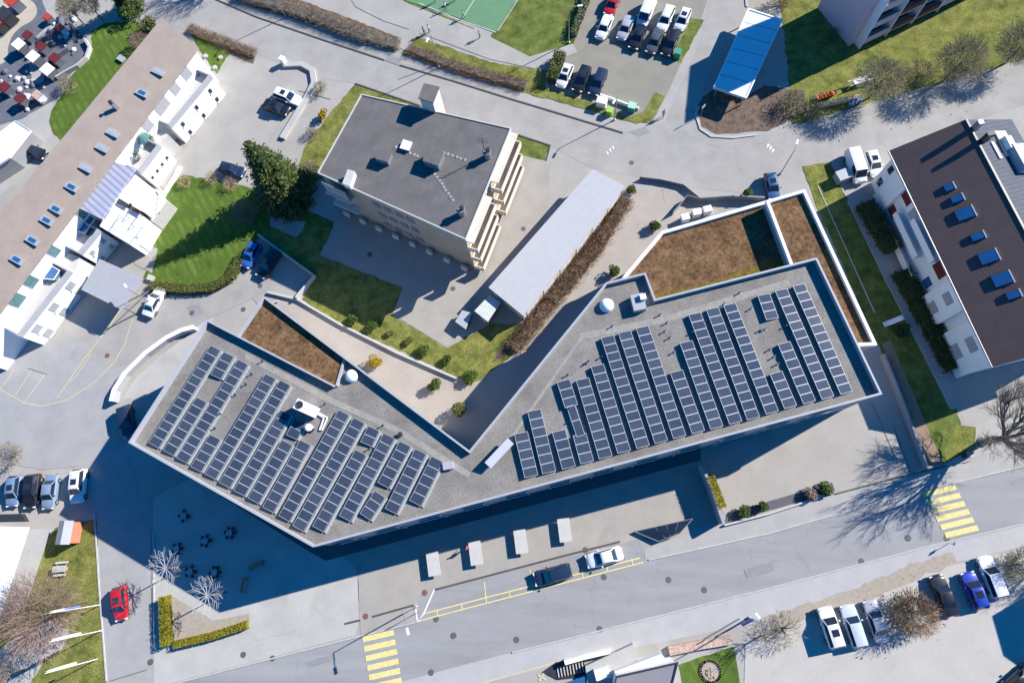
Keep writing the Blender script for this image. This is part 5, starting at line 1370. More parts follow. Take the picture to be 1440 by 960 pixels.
t = conifer((185, 12), 8, 2.2, 'dark conifer at the top left behind the lawn')
bare_tree((330, -28), 10, 'bare tree at the top edge throwing branch shadows on the street', depth=4, trunk=.25, th=.25, first=.36, n0=6)
bare_tree((290, -40), 9, 'second bare tree at the top edge left of the other', depth=4, trunk=.22, th=.25, first=.36, n0=6)
fuzzy_bush((100, 124), 1.5, 1.6, 'straw coloured bush at the left edge of the lawn', m_twigo, 700)
hedge([(268, 42), (300, 55), (330, 66), (360, 78)], 1.3, .7, 'brown bare hedge at the top of the paved yard', m_twigb, twig=m_twigb, dens=46, rag=.2)
hedge([(335, -5), (390, 10), (440, 26), (490, 46), (520, 56)], 1.9, .95, 'long brown bare hedge along the upper street', m_twigb, twig=m_twig, dens=46, rag=.2)
hedge([(520, 54), (545, 62), (562, 66)], 1.8, .8, 'greenish end of the hedge beside the footpath opening', m_leafo, twig=m_twigo, dens=30)
hedge([(575, 70), (610, 84), (650, 98), (700, 112), (740, 122)], 1.6, .65, 'low brown green hedge between the street and the footpath', m_leafo, twig=m_twigb, dens=44, rag=.25)
hedge([(788, 82), (776, 118)], 1.5, 1.7, 'short olive hedge left of the white car in the car park', m_leafo, dens=60, core=m_leafd)
hedge([(830, -10), (806, 52)], .9, 1.2, 'thin dark hedge between the sports lawn and the car park', m_leaf, dens=40)
hedge([(880, 282), (862, 312), (836, 350), (804, 392), (776, 424), (748, 460), (722, 492)], 1.7, 1.0, 'long withered brown hedge beside the white garage', m_twigb, twig=m_twigb, dens=60, rag=.42, core=m_soil)
hedge([(236, 838), (239, 905)], 1.0, 1.2, 'yellow green clipped hedge along the side street', m_leafy, dens=260, core=m_leafy, s=.065, rag=.04)
hedge([(249, 905), (300, 893), (350, 877)], .85, .8, 'yellow green clipped hedge along the main road side of the gravel bed', m_leafy, dens=260, core=m_leafy, s=.065, rag=.04)
hedge([(994, 672), (1010, 714)], .95, 2.3, 'yellow green clipped hedge beside the shaded retaining wall', m_leafy, dens=200, core=m_leafy, s=.07, rag=.04)
hedge([(214, 404), (260, 408), (300, 406), (326, 392), (346, 358)], 1.3, .9, 'curved olive hedge round the lower edge of the lawn', m_leafo, dens=150, core=m_leafo, s=.075, rag=.06)
hedge([(1212, 290), (1228, 318), (1252, 356)], 2.0, 1.6, 'dark green hedge against the white wall of the gabled house', m_leafd, dens=50, core=m_leafd)
hedge([(1262, 385), (1300, 450), (1338, 520)], 2.0, 1.5, 'dark hedge along the lower half of the gabled house', m_leafd, dens=50, core=m_leafd)
GS = 'small shrubs by the courtyard'
for p, r, h, m_, l in (((529, 511), 1.0, 1.9, m_leafg, 'golden round shrub beside the planted roof tip'), ((612, 543), .9, 1.8, m_leaf, 'green round shrub in the middle of the courtyard path'), ((647, 578), 1.0, 1.9, m_leafo, 'light green shrub at the inner corner of the courtyard'),
                       ((497, 452), .85, 1.2, m_leaf, 'round shrub at the shade edge of the lawn, left of its twin'), ((524, 460), .85, 1.2, m_leaf, 'round shrub at the shade edge of the lawn, right of its twin'),
                       ((575, 481), .6, .7, m_leafo, 'small shrub on the sunny lawn strip, left one'), ((598, 495), .8, 1.2, m_leaf, 'dark round shrub on the sunny lawn strip'), ((628, 508), .8, 1.0, m_leaf, 'round shrub on the lawn next to the low courtyard wall'),
                       ((548, 470), .5, .6, m_leafo, 'tiny pale shrub on the sunny lawn strip'), ((862, 385), .9, 1.6, m_leaf, 'green shrub in the shade below the planted roof corner'), ((887, 270), .7, 1.3, m_leafo, 'small shrub at the upper end of the withered hedge'),
                       ((920, 320), .8, 1.6, m_leaf, 'green shrub at the planted roof north corner'), ((1048, 275), .7, 1.8, m_leaf, 'slim green shrub beside the bin enclosure'), ((663, 532), 1.1, 1.2, m_leaf, 'shaded shrub where the hedge meets the courtyard')):
    shrub(p, r, h, l, m_, group=GS, n=1000, s=.10)
GQ = 'shrubs in the roadside planting bed'
for p, r, m_, l in (((1045, 719), .75, m_leaf, 'green shrub at the left end of the roadside bed'), ((1072, 711), .7, m_leaf, 'green shrub second from left in the roadside bed'), ((1137, 693), .9, m_twigr, 'reddish shrub in the roadside bed'), ((1158, 688), 1.0, m_leaf, 'largest green shrub at the right end of the roadside bed')):
    shrub(p, r, 1.1, l, m_, group=GQ, n=900, s=.10)
fuzzy_bush((452, 128), 1.1, 1.7, 'thin bare bush at the street corner of the apartment lawn', m_twig, 500)
shrub((455, 166), .9, 1.3, 'golden ball shrub beside the apartment driveway', m_leafg, 400)
fuzzy_bush((440, 190), 1.0, 1.1, 'low reddish bush along the apartment driveway', m_twigr, 400)
for p, l in (((262, 258), 'straw clump of dry grass at the left end of the lawn top'), ((300, 252), 'straw clump of dry grass in the middle of the lawn top'), ((326, 262), 'straw clump of dry grass nearest the conifer')):
    fuzzy_bush(p, 1.1, 1.0, l, mat('straw', (.42, .31, .18), .9, .2, 3), 420, name='dry_grass_clump', cat='ornamental grass', group='dry grass clumps above the lawn')
fuzzy_bush((352, 305), 1.9, 2.6, 'shaded bare bush below the big conifer', m_twigr, 1100)
fuzzy_bush((440, 245), 1.6, 2.0, 'dark bare bush in the shade left of the apartment block', m_twig, 700)
fuzzy_bush((1110, 150), 1.9, 1.5, 'dry bush at the right end of the brown soil bed', m_twigo, 900, leaf=(m_leafo, 300))
fuzzy_bush((1140, 158), 1.6, 1.3, 'olive bush between the soil bed and the orange bench', m_twigo, 800, leaf=(m_leafo, 200))
fuzzy_bush((1292, 108), 1.9, 1.5, 'dry low bush between two round bare trees', m_twigo, 800)
fuzzy_bush((1098, 8), 1.6, 2.2, 'bare brown bush at the top edge beside the pale canopy', m_twigb, 800)
fuzzy_bush((1170, 50), .9, 1.2, 'small bush in the shade against the pink block', m_leafo, 200)
shrub((1265, 468), 1.2, 1.0, 'dark shrub in the shade near the pale slide', m_leafd)

# ================================================================== FURNITURE, LAMPS, SMALL THINGS
def lamp(p, h, label, arm=None, name='street_lamp', sign=False):
    b = P(*p); t = thing(name, label, 'street lamp', b)
    k = MB(); k.tube(b, b+Vector((0, 0, h)), .09, .05, 8); k.lathe((b.x, b.y, 0), [(.16, 0), (.16, .3), (.09, .34)], 8); k.build('pole', m_metal, t)
    a = arm or (1.0, 0); d = Vector((a[0], a[1], 0)); e = b+Vector((0, 0, h))+d
    k = MB(); k.tube(b+Vector((0, 0, h)), e+Vector((0, 0, .12)), .05, .04, 6); k.build('arm', m_metal, t)
    k = MB(); k.box(e+d.normalized()*.25+Vector((0, 0, .12)), (.75, .26, .12), math.atan2(a[1], a[0])); k.build('lamp_head', m_frame, t)
lamp((800, 61), 7.0, 'street lamp on the sports lawn beside the car park hedge', (1.3, .1))
lamp((618, 95), 7.0, 'street lamp in the low hedge by the footpath', (-.3, -.9))
lamp((402, 24), 7.0, 'street lamp in the long brown hedge at top left', (-.3, -.9))
lamp((1097, 245), 6.0, 'street lamp at the corner above the planted strip roof', (.3, .8))
lamp((864, 169), 5.5, 'street lamp at the car park corner by the containers', (-.4, -.8))
lamp((586, 852), 6.6, 'street lamp beside the lower left crosswalk', (.5, -1.6))
lamp((1053, 868), 6.5, 'street lamp beside the blue sign at the pale parking area', (-.6, .8))
lamp((218, 428), 5.5, 'street lamp beside the white saloon and the entrance canopy', (-.5, .5))
def sign(p, h, label, m, sz=(.6, .6), rz=0):
    b = P(*p); t = thing('road_sign', label, 'sign', b)
    k = MB(); k.tube(b, b+Vector((0, 0, h)), .035, n=6); k.build('post', m_metal, t)
    k = MB(); k.box(b+Vector((0, 0, h-.3)), (sz[0], .03, sz[1]), rz); k.build('sign_plate', m, t)
sign((592, 858), 2.8, 'blue square road sign at the lower left crosswalk', m_bluep, (.7, .7), R(20))
sign((1341, 653), 2.8, 'blue square road sign above the right crosswalk', m_bluep, (.7, .7), R(20))
sign((1333, 764), 1.6, 'small road sign below the right crosswalk', m_frame, (.4, .5), R(60))
sign((985, 164), 2.6, 'road sign at the tip of the brown soil bed', m_frame, (.6, .6), R(40))
t = thing('info_board', 'dark blue slanted notice board beside the pale parking area', 'notice board', P(1047, 872))
b = P(1047, 872); k = MB(); k.box((b.x, b.y, 1.3), (1.5, .12, 1.0), R(25)); k.build('board', m_bluep, t)
k = MB()
for s in (-.6, .6): k.tube((b.x+s*.9, b.y+s*.42, 0), (b.x+s*.9, b.y+s*.42, 1.8), .05, n=6)
k.build('post', m_metal, t)
# flags
for p, l, up, lo in (((141, 850), 'white and blue flag on the uppermost flagpole', (.75, .74, .62), (.25, .3, .65)), ((143, 886), 'white and green flag on the middle flagpole', (.82, .82, .80), (.82, .83, .84)), ((137, 926), 'white and orange flag on the lowest flagpole', (.6, .72, .62), (.8, .76, .72))):
    b = P(*p); t = thing('flagpole', l, 'flag', b, 'flagpoles at the lower left')
    k = MB(); k.tube(b, b+Vector((0, 0, 8.3)), .06, .035, 8); k.build('pole', m_frame, t)
    k = MB(); n = 12; rows = 9
    for i in range(n):
        for j in range(rows):
            def f(i_, j_): x = i_/n; z = 8.1-j_/rows*4.6; return b+Vector((-.05-x*.3, .06+x*.2*(.5+j_/rows*.5), z-x*.5))+Vector((math.sin(x*9+j_*.5)*.10, 0, 0))
            k.face([f(i, j), f(i+1, j), f(i+1, j+1), f(i, j+1)], 0 if j < 4 else 1)
    k.build('flag_cloth', [mat('flag_'+str(p[1])+'a', up, .9, .05, 2), mat('flag_'+str(p[1])+'b', lo, .9, .05, 2)], t)
# concrete table-tennis tables
for (pc, l) in (((609, 791), 'pale concrete table nearest the lower left crosswalk'), ((668, 776), 'pale concrete table with a person standing beside it'), ((731, 760), 'pale concrete table third from the left in the forecourt'), ((792, 744), 'pale concrete table above the parked white car')):
    b = P(pc[0]+2, pc[1]+1, 0); t = thing('concrete_table', l, 'table', b, 'concrete tables in the forecourt')
    q = P(pc[0]+1, pc[1]-14); r_ = P(pc[0]+4.6, pc[1]+14); a = math.atan2(r_.y-q.y, r_.x-q.x)
    k = MB(); k.box((b.x, b.y, .72), (2.75, 1.5, .1), a); k.build('table_top', m_concrete, t)
    for s in (-.8, .8):
        k = MB(); k.box((b.x+math.cos(a)*s, b.y+math.sin(a)*s, .335), (.25, 1.2, .67), a); k.build('leg', m_stone, t)
# round tables with stools in the shade
seat_p = None
GR = 'round table sets on the shaded plaza'
for pc, n, l in (((262, 725), 4, 'round table with stools nearest the building edge'), ((326, 749), 6, 'round table with stools furthest right on the shaded plaza'), ((292, 760), 5, 'round table with stools in the middle of the shaded plaza'),
                 ((252, 771), 5, 'round table with stools furthest left on the shaded plaza'), ((271, 803), 5, 'round table with stools between the two trained trees'), ((305, 804), 6, 'round table with stools right above the second trained tree')):
    b = P(*pc); t = thing('round_table', l, 'table', b, GR)
    k = MB(); k.lathe((b.x, b.y, .70), [(.40, 0), (.40, .05)], 18); k.build('table_top', m_tarp, t)
    k = MB(); k.tube(b, b+Vector((0, 0, .7)), .06, n=8); k.lathe((b.x, b.y, 0), [(.3, 0), (.28, .04), (.05, .06)], 12); k.build('leg', m_dark, t)
    for i in range(n):
        a = 6.283*i/n+random.uniform(-.2, .2); c = b+Vector((math.cos(a), math.sin(a), 0))*.62
        s = thing('stool', 'dark round stool drawn up to a round table on the plaza', 'stool', c, 'stools on the shaded plaza')
        k = MB(); k.lathe((c.x, c.y, .43), [(.22, 0), (.23, .03), (.2, .05)], 12); k.build('seat', m_dark, s)
        for j in range(3):
            aa = 2.094*j; k = MB(); k.tube((c.x+math.cos(aa)*.2, c.y+math.sin(aa)*.2, 0), (c.x+math.cos(aa)*.12, c.y+math.sin(aa)*.12, .43), .018, n=5); k.build('leg', m_dark, s)
def bench(pa, pb, label, z=0):
    a, b = P(*pa), P(*pb); c = (a+b)/2; t = thing('wooden_bench', label, 'bench', c); d = (b-a); L = d.length; d.normalize(); nn = Vector((-d.y, d.x, 0)); ang = math.atan2(d.y, d.x)
    k = MB()
    for s in (-.18, 0, .18): q = c+nn*s; k.box((q.x, q.y, .45), (L, .15, .05), ang)
    k.build('seat', m_wood, t)
    k = MB()
    for z_ in (.62, .8): q = c+nn*.3; k.box((q.x, q.y, z_), (L, .04, .12), ang)
    k.build('backrest', m_wood, t)
    for s in (-.42, .42): q = c+d*L*s; k = MB(); k.box((q.x, q.y, .21), (.07, .5, .42), ang); k.build('leg', m_dark, t)
bench((347, 811), (342, 833), 'wooden bench standing upright in the photo on the shaded plaza')
bench((352, 799), (372, 790), 'slanted wooden bench above the other on the shaded plaza')
# picnic table on the lawn
b = P(89, 799); t = thing('picnic_table', 'weathered wooden picnic table with two benches on the lawn', 'picnic table', b); a = R(5)
k = MB()
for s in (-.3, -.1, .1, .3): k.box((b.x, b.y+s, .74), (1.7, .17, .05), a)
k.build('table_top', m_concrete, t)
for s in (-.75, .75): k = MB(); k.box((b.x, b.y+s, .44), (1.7, .26, .05), a); k.build('bench_seat', m_concrete, t)
for s in (-.6, .6): k = MB(); k.box((b.x+s, b.y, .36), (.08, 1.5, .08), a); k.box((b.x+s, b.y, .37), (.08, .5, .70), a); k.build('leg', m_wood, t)
# bottom right planting bed and sunken glass roof
t = thing('glass_stair_roof', 'dark pointed glass roof over a sunken stair in the forecourt', 'glass roof', P(930, 745))
z1 = .9; q = [P(892, 747, .35), P(974, 729, z1), P(956, 749, z1), P(926, 761, .5)]
k = MB(); k.face([v+Vector((0, 0, .02)) for v in q]); k.face(list(reversed(q)))
for i in range(4): a, b = q[i], q[(i+1) % 4]; k.face([(a.x, a.y, 0), (b.x, b.y, 0), b, a])
k.build('glass_sheet', m_glass, t)
k = MB()
for i in range(4): k.tube(q[i]+Vector((0, 0, .03)), q[(i+1) % 4]+Vector((0, 0, .03)), .06, n=6)
for s in (.35, .55, .75): k.tube(q[0].lerp(q[1], s)+Vector((0, 0, .04)), q[3].lerp(q[2], s)+Vector((0, 0, .04)), .03, n=5)
k.build('frame', m_metal, t)
low_wall('retaining_wall', 'tall thin retaining wall end between forecourt and apron', [(982, 655), (996, 690), (1012, 736)], .35, 2.2, m_wallg)
low_wall('bed_wall', 'low concrete edge of the roadside planting bed', [(1018, 738), (1080, 722), (1172, 692)], .2, .4, m_concrete)
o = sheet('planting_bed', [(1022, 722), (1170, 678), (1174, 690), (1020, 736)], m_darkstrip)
# ring of stones in the small lawn
b = P(999, 943); t = thing('stone_ring', 'round bed of pale stones in the small lawn at the lower edge', 'stone ring', b); k = MB()
k.lathe((b.x, b.y, 0), [(1.1, .0), (1.1, .1), (.9, .12), (.2, .14)], 20)
k.build('gravel_fill', m_gravelbed, t); k = MB()
for i in range(60):
    a = 6.283*i/26; k.box((b.x+math.cos(a)*1.1, b.y+math.sin(a)*1.1, .1), (.24, .18, .2), a+random.uniform(-.4, .4))
for i in range(16): k.box((b.x+random.gauss(0, .4), b.y+random.gauss(0, .4), .15), (.25, .12, .1), random.random()*3)
k.build('ring_stones', m_salmon, t)
# manhole covers
mh = None
for (p, m_, l) in (((383, 925), m_iron, 'dark drain cover in the road left of the lower crosswalk'), ((606, 945), m_iron, 'dark drain cover in the road right of the lower crosswalk'), ((613, 870), m_iron, 'dark drain cover at the end of the yellow bay'), ((638, 893), m_iron, 'grey manhole cover below the yellow bay'),
                   ((514, 866), m_ironr, 'reddish manhole cover above the lower crosswalk'), ((597, 833), m_ironr, 'reddish manhole cover at the left end of the bay kerb'), ((726, 899), m_iron, 'grey manhole cover near the lower kerb mid road'), ((843, 884), m_iron, 'dark drain cover at the lower kerb'),
                   ((940, 815), m_iron, 'grey manhole cover right of the yellow bay, upper one'), ((990, 829), m_iron, 'grey manhole cover right of the yellow bay, lower one'), ((849, 811), m_iron, 'dark drain cover under the white car in the bay'), ((823, 773), m_iron, 'dark cover in the forecourt behind the white car'),
                   ((212, 930), m_iron, 'dark manhole cover below the yellow green hedge'), ((342, 920), m_iron, 'grey manhole cover in the pale plaza'), ((151, 500), m_ironr, 'reddish manhole cover inside the curved yellow line'), ((520, 358), m_iron, 'dark drain in the shaded court of the apartment block'),
                   ((637, 406), m_iron, 'dark drain at the sunny edge of the apartment court'), ((736, 322), m_iron, 'reddish dark drain beside the white garage'), ((888, 229), m_iron, 'grey manhole cover in the upper street'), ((1277, 756), m_iron, 'grey manhole cover left of the right crosswalk'),
                   ((1211, 789), m_iron, 'dark drain cover at the kerb left of the right crosswalk'), ((1331, 757), m_iron, 'dark drain cover below the right crosswalk'), ((342, 435), m_iron, 'grey worn cover in the driveway above the planted roof'), ((366, 402), m_iron, 'dark cover beside the walled car bay'), ((270, 440), m_iron, 'pale round cover in the driveway')):
    b = P(*p); z = .12
    t = thing('manhole_cover', l, 'manhole cover', (b.x, b.y, .0), 'manhole and drain covers')
    k = MB(); k.lathe((b.x, b.y, .0), [(.36, 0), (.36, ground_z(b)+.006), (.33, ground_z(b)+.009)], 18)
    k.build('cover', m_, t)
# kiosks, top left
def kiosk(p, s, h, mtop, mside, label, rz=R(-38)):
    b = P(*p); t = thing('small_kiosk', label, 'kiosk', b, 'little kiosks in the upper left corner'); t_ = Matrix.Rotation(rz, 4, 'Z')
    k = MB(); k.box((b.x, b.y, h/2-.02), (s*.92, s*.78, h-.04), rz); k.build('wall', mside, t)
    k = MB(); k.box((b.x, b.y, h+.03), (s, s*.85, .1), rz); k.build('roof', mtop, t)
    f = t_ @ Vector((0, -s*.46, 0)); k = MB(); k.box((b.x+f.x, b.y+f.y, h-.2), (s, .08, .3), rz); k.build('front_board', m_red, t)
KI = [((37, 72), 2.0, 1.6, m_white, m_slate, 'white topped kiosk leftmost in the row of three'), ((57, 89), 2.0, 1.6, m_white, m_slate, 'white topped kiosk in the middle of the row of three'), ((77, 107), 2.1, 1.6, m_white, m_slate, 'white topped kiosk nearest the lawn in the row of three'),
      ((47, 57), 1.6, 1.3, m_redd, m_slate, 'dark red kiosk above the leftmost white one'), ((66, 73), 1.6, 1.3, m_redd, m_slate, 'dark red kiosk above the middle white one'), ((85, 89), 1.7, 1.3, m_redd, m_slate, 'dark red kiosk above the white one nearest the lawn'),
      ((39, 146), 1.7, 1.5, m_redd, m_slate, 'dark red kiosk just above the white shelter'), ((16, 130), 1.7, 1.4, m_redd, m_slate, 'dark red kiosk near the left edge'), ((28, 12), 2.2, 1.8, m_red, m_slate, 'bright red kiosk on the cream path at the top edge'),
      ((73, 30), 1.3, 1.0, m_red, m_slate, 'small red kiosk beside the winding path'), ((92, 46), 1.3, 1.1, m_red, m_frame, 'small red and white kiosk at the shaded path end'), ((60, 140), 1.6, 1.2, m_salmon, m_frame, 'pale salmon kiosk beside the lawn tip'), ((5, 42), 2.0, 1.6, m_red, m_dark, 'red kiosk at the very left edge'), ((16, 30), 2.6, 1.7, m_dark, m_dark, 'dark roofed kiosk on the cream path')]
for a in KI: kiosk(*a)
low_wall('terrace_wall', 'curved pale wall between the kiosks and the lawn', [(122, 58), (129, 70), (124, 84), (112, 95), (95, 104), (82, 112)], .35, .7, m_plaza)
low_wall('terrace_wall', 'dark curved retaining wall behind the white kiosks', [(104, 40), (108, 56), (98, 72), (80, 84), (70, 96)], .3, .8, m_slate)
low_wall('terrace_wall', 'dark curved retaining wall beside the winding path', [(90, 20), (88, 38), (70, 56), (52, 66), (44, 82)], .3, .8, m_slate)
for i in range(60):
    p = (random.uniform(0, 62), random.uniform(96, 165)) if i < 34 else (random.uniform(70, 112), random.uniform(20, 80))
    if p[0] > 40 and p[1] > 150: continue
    b = P(*p)
    t = thing('garden_boulder', 'rough boulder among the kiosks at upper left', 'boulder', b, 'boulders among the kiosks')
    k = MB(); s = random.uniform(.2, .6)
    k.lathe((b.x, b.y, 0), [(s*random.uniform(.8, 1), 0), (s*random.uniform(.8, 1.05), s*.35), (s*.6, s*.7), (s*.2, s*.85)], 7); k.build('stone', random.choice([m_stone, m_concrete, m_slate, m_frame]), t)
# things by the street, top
def box_thing(name, cat, label, p, size, rz, m, m2, lidh=.12):
    b = P(*p); t = thing(name, label, cat, b)
    k = MB(); k.box((b.x, b.y, (size[2]-lidh)/2), (size[0]*.94, size[1]*.94, size[2]-lidh), rz); k.build('bin_body', m, t)
    k = MB(); k.box((b.x, b.y, size[2]-lidh/2+.002), (size[0], size[1], lidh), rz); k.build('lid', m2, t)
box_thing('recycling_container', 'container', 'white container at the car park edge left of the green one', (846, 148), (1.5, 1.1, 1.2), R(-20), m_frame, m_white)
box_thing('recycling_container', 'container', 'green topped container at the right of the car park edge', (888, 155), (1.1, 1.1, 1.2), R(-20), mat('green_paint', (.05, .25, .16), .6, .1, 3), mat('green_pale', (.35, .55, .45), .6, .1, 3))
box_thing('recycling_container', 'container', 'lime green container between the white and the green one', (857, 160), (.9, .9, 1.0), R(-20), mat('lime_paint', (.2, .42, .05), .6, .1, 3), mat('lime_pale', (.3, .5, .1), .6, .1, 3))
box_thing('recycling_container', 'container', 'green container at the lower tip of the grass island', (952, 80), (1.0, 1.0, 1.2), R(-20), MATS['green_paint'], MATS['green_paint'])
box_thing('waste_bin', 'bin', 'dark bin beside the small road sign at the boardwalk end', (1357, 640), (.7, .7, 1.2), 0, m_dark, m_metal)
for p, l in (((962, 310), 'white bin at the left of the enclosure behind the planted roof'), ((978, 303), 'white bin in the middle of the enclosure behind the planted roof'), ((993, 299), 'white bin at the right of the enclosure behind the planted roof')):
    box_thing('waste_bin', 'bin', l, p, (1.1, .9, 1.2), R(12), m_frame, m_white)
low_wall('bin_enclosure', 'dark thin screen wall around the white bins', [(945, 303), (965, 280), (982, 284)], .08, 1.1, m_metal)
low_wall('bin_enclosure', 'grey thin screen wall from the bins to the blue car', [(982, 284), (1022, 281), (1072, 283)], .15, 1.2, m_metal)
low_wall('fence_rail', 'low dark fence along the top of the garage lawn corner', [(899, 252), (930, 256), (960, 263), (984, 282)], .05, .7, m_metal)
# orange bench, planks, white frame and blue tarp by the upper right street
b = P(1158, 138); t = thing('plant_pots', 'row of orange pots on the grass beside the timber beam', 'pots', b); k = MB()
for i in range(5): q = P(1150+i*5, 140-i*1.6); k = MB(); k.lathe((q.x, q.y, 0), [(.25, 0), (.4, .55), (.42, .6), (.3, .5)], 9); k.build('pot', m_orange, t)
b = P(1175, 146); t = thing('timber_beam', 'long pale timber beam lying at the street edge', 'timber', b); a = P(1147, 152); c = P(1205, 139); d = c-a
k = MB(); q = (a+c)/2; k.box((q.x, q.y, .3), (d.length, .5, .6), math.atan2(d.y, d.x)); k.build('beam', mat('timber', (.42, .30, .18), .85, .15, 3), t)
k = MB(); k.box((q.x, q.y, .63), (d.length, .56, .06), math.atan2(d.y, d.x)); k.build('top_board', mat('timber_pale', (.46, .36, .24), .85, .15, 3), t)
b = P(1202, 146); t = thing('blue_tarp', 'crumpled blue tarp at the right end of the timber beam', 'tarp', b); k = MB()
for i in range(6):
    for j in range(4):
        f = lambda i_, j_: Vector((b.x+(i_-3)*.32, b.y+(j_-2)*.32+i_*.1, .08+.3*abs(math.sin(i_*1.7+j_*2.3))))
        k.face([f(i, j), f(i+1, j), f(i+1, j+1), f(i, j+1)])
k.build('tarp_sheet', mat('tarp_blue', (.16, .26, .48), .6, .1, 3), t)
b = P(1203, 122); t = thing('potting_bench', 'white metal garden frame between the pots and the round tree', 'garden frame', b); a, c = P(1190, 124), P(1224, 113); d = c-a
k = MB()
for s in (-.4, .4):
    nn = Vector((-d.y, d.x, 0)).normalized()*s
    k.tube(a+nn+Vector((0, 0, .9)), c+nn+Vector((0, 0, .9)), .06, n=6)
    for u in (0, .5, 1): q = a.lerp(c, u)+nn; k.tube(q, q+Vector((0, 0, .9)), .05, n=6)
k.build('frame', m_frame, t); k = MB(); q = (a+c)/2; k.box((q.x, q.y, .94), (d.length*.6, .7, .05), math.atan2(d.y, d.x)); k.build('top_board', m_frame, t)
# slide on the shaded lawn at right, tarp box and small items
b = P(1255, 452); t = thing('play_slide', 'small pale blue slide on the shaded lawn', 'slide', b); a, c = P(1242, 457), P(1266, 449); d = (c-a).normalized(); nn = Vector((-d.y, d.x, 0))
k = MB()
pr_ = [(0, .08), (.5, .12), (1.2, .5), (1.9, 1.0), (2.2, 1.05)]
for (x0, z0), (x1, z1) in zip(pr_, pr_[1:]):
    for s0, s1, h0, h1 in ((-.3, .3, 0, 0), (-.34, -.3, .16, 0), (.3, .34, 0, .16)):
        k.face([a+d*x0+nn*s0+Vector((0, 0, z0+h0)), a+d*x1+nn*s0+Vector((0, 0, z1+h0)), a+d*x1+nn*s1+Vector((0, 0, z1+h1)), a+d*x0+nn*s1+Vector((0, 0, z0+h1))])
k.build('chute', mat('slide_pale', (.62, .72, .76), .4, .05, 2), t); k = MB()
for s in (-.3, .3):
    q = a+d*2.2+nn*s; k.tube((q.x, q.y, 0), (q.x, q.y, 1.5), .04, n=6)
for z in (.3, .6, .9): k.tube(a+d*2.3-nn*.3+Vector((0, 0, z)), a+d*2.3+nn*.3+Vector((0, 0, z)), .03, n=5)
k.build('ladder', m_metal, t)
box_thing('garden_shed', 'shed', 'low grey shed on the grass beside the white van', (1181, 252), (1.7, 1.5, 1.3), R(20), m_wallg, m_tarp)
box_thing('garden_shed', 'shed', 'square grey cover at the lower left tip of the lawn', (214, 392), (1.0, .8, .5), R(-20), m_stone, m_concrete)
for p, l in (((290, 80), 'pale stepping stone in the small lawn, left one'), ((311, 82), 'pale stepping stone in the small lawn, right one'), ((303, 96), 'pale stepping stone in the small lawn, lowest one')):
    b = P(*p); t = thing('stepping_stone', l, 'stone', b, 'stepping stones in the small lawn'); k = MB(); k.lathe((b.x, b.y, 0), [(.35, 0), (.36, .3), (.3, .33)], 9); k.build('stone', m_plaza, t)
box_thing('drain_box', 'box', 'pale square slab on the lawn beside the brown roof', (172, 84), (1.3, 1.0, .4), R(-35), m_stone, m_tarp)
box_thing('letter_box', 'box', 'white box beside the curved pale wall', (401, 90), (.8, .8, 1.4), R(-30), m_frame, m_white)
box_thing('waste_bin', 'bin', 'dark bins against the brown roof end at left', (76, 229), (1.6, .8, 1.1), R(-35), m_dark, m_metal)

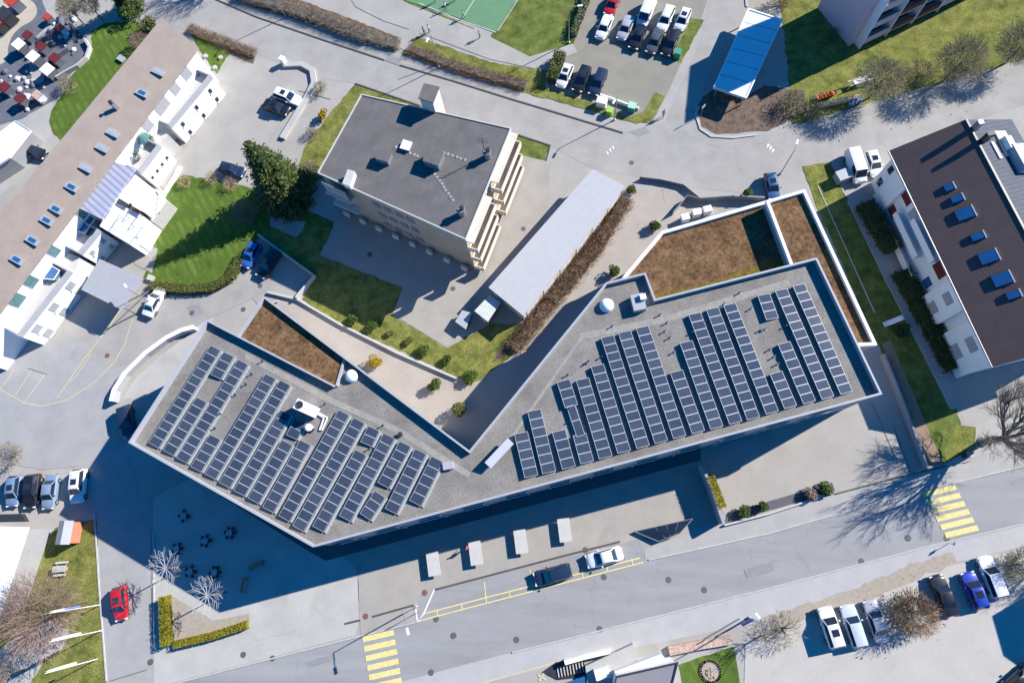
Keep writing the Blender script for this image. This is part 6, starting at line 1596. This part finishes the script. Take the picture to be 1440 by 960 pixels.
# ------------------------------------------------------------------ people
def person(p, h, rz, shirt, legs, label, arms='down', stride=.16, group=None):
    me = bpy.data.meshes.new('person'); V = []; E = []; Rd = []
    def vtx(x, y, z, r, par=None):
        V.append((x*h/1.75, y*h/1.75, z*h/1.75)); Rd.append(r*h/1.75)
        if par is not None: E.append((par, len(V)-1))
        return len(V)-1
    pel = vtx(0, 0, .95, .15); waist = vtx(0, 0, 1.1, .13, pel); chest = vtx(.01, 0, 1.32, .155, waist); neck = vtx(.02, 0, 1.48, .06, chest); h1 = vtx(.03, 0, 1.58, .085, neck); vtx(.03, 0, 1.70, .075, h1)
    for s in (-1, 1):
        hip = vtx(0, s*.09, .88, .095, pel); kn = vtx(s*stride*.6+.03, s*.10, .50, .065, hip); an_ = vtx(s*stride-.02, s*.10, .09, .045, kn); vtx(s*stride+.15, s*.11, .045, .04, an_)
        sh = vtx(0, s*.18, 1.40, .07, chest); el = vtx(-s*.08 if arms == 'down' else .15, s*.27, 1.13, .045, sh); wr_ = vtx(.10-s*.1 if arms == 'down' else .38, s*.26, .90 if arms == 'down' else 1.15, .033, el); pm = vtx(.13-s*.1 if arms == 'down' else .46, s*.26, .82 if arms == 'down' else 1.17, .034, wr_)
        for fz in (-.03, -.01, .012, .033):
            vtx(.15-s*.1+fz*.4 if arms == 'down' else .55, s*.26+fz, .73 if arms == 'down' else 1.17, .010, pm)
        vtx(.18-s*.1 if arms == 'down' else .50, s*.22, .79 if arms == 'down' else 1.21, .011, pm)
    me.from_pydata(V, E, []); o = bpy.data.objects.new('tmp', me); COL.objects.link(o)
    m = o.modifiers.new('skin', 'SKIN')
    for i, d in enumerate(me.skin_vertices[0].data): d.radius = (Rd[i], Rd[i]); d.use_root = (i == 0)
    m2 = o.modifiers.new('sub', 'SUBSURF'); m2.levels = 1; m2.render_levels = 1
    dg = bpy.context.evaluated_depsgraph_get(); nm = bpy.data.meshes.new_from_object(o.evaluated_get(dg)); bpy.data.objects.remove(o)
    ms = {}
    for m_ in (m_skin, mat('cloth_%d' % int(shirt[0]*997+shirt[1]*99+shirt[2]*9), shirt, .9, .08, 4), mat('legs_%d' % int(legs[0]*997+legs[1]*99+legs[2]*9), legs, .9, .08, 4), m_dark): nm.materials.append(m_)
    s = h/1.75
    for f in nm.polygons:
        c = f.center; f.use_smooth = True
        f.material_index = 3 if c.z < .1*s else 2 if c.z < .98*s and abs(c.y) < .2*s else 0 if (c.z > 1.46*s or (abs(c.y) > .2*s and c.z < .93*s) or c.x > .3*s) else 1
    b = P(*p); ob = bpy.data.objects.new('person', nm); COL.objects.link(ob); ob.location = b+Vector((0, 0, ground_z(b))); ob.rotation_euler = (0, 0, rz)
    tag(ob, label, 'person', group)
    k = MB(); k.lathe((0, 0, 1.62*s), [(.09*s, -.02*s), (.098*s, .03*s), (.09*s, .08*s), (.05*s, .12*s), (.01*s, .13*s)], 12)
    k.v = [Vector((v.x+.01*s, v.y, v.z)) for v in k.v]; hr = k.build('hair', m_hair); hr.parent = ob
    k = MB()
    for e in (-.035, .035): k.box((.115*s, e*s, 1.625*s), (.012*s, .02*s, .012*s))
    k.build('eyes', m_dark).parent = ob
    return ob
GPp = 'people out walking'
person((658, 770), 1.7, 2.6, (.55, .12, .12), (.08, .09, .14), 'person in a red top standing beside a pale concrete table')
person((604, 46), 1.7, .4, (.7, .7, .72), (.10, .12, .2), 'person in a white top on the footpath', group=GPp)
person((597, 49), 1.7, .5, (.12, .16, .28), (.06, .06, .08), 'person in dark blue clothes on the footpath beside the person in white', group=GPp)
person((675, 54), 1.6, -2.6, (.5, .5, .52), (.05, .05, .07), 'person in grey on the footpath near the sports court', group=GPp)
person((612, 4), 1.7, 1, (.12, .25, .2), (.1, .1, .12), 'player in dark green at the left side of the green court', 'up', group='players on the green court')
person((627, 15), 1.7, 2, (.65, .65, .68), (.05, .06, .1), 'player in white in the middle of the green court', 'up', .22, 'players on the green court')
person((652, 26), 1.6, 3, (.16, .32, .3), (.1, .1, .12), 'player in teal near the lower edge of the green court', 'down', .22, 'players on the green court')
person((640, 2), 1.7, 4, (.1, .1, .14), (.08, .08, .1), 'player in black at the top edge of the green court', 'down', .2, 'players on the green court')
person((932, 165+0), 1.7, 1.2, (.3, .35, .45), (.06, .06, .09), 'person in blue grey crossing at the car park corner', group=GPp)
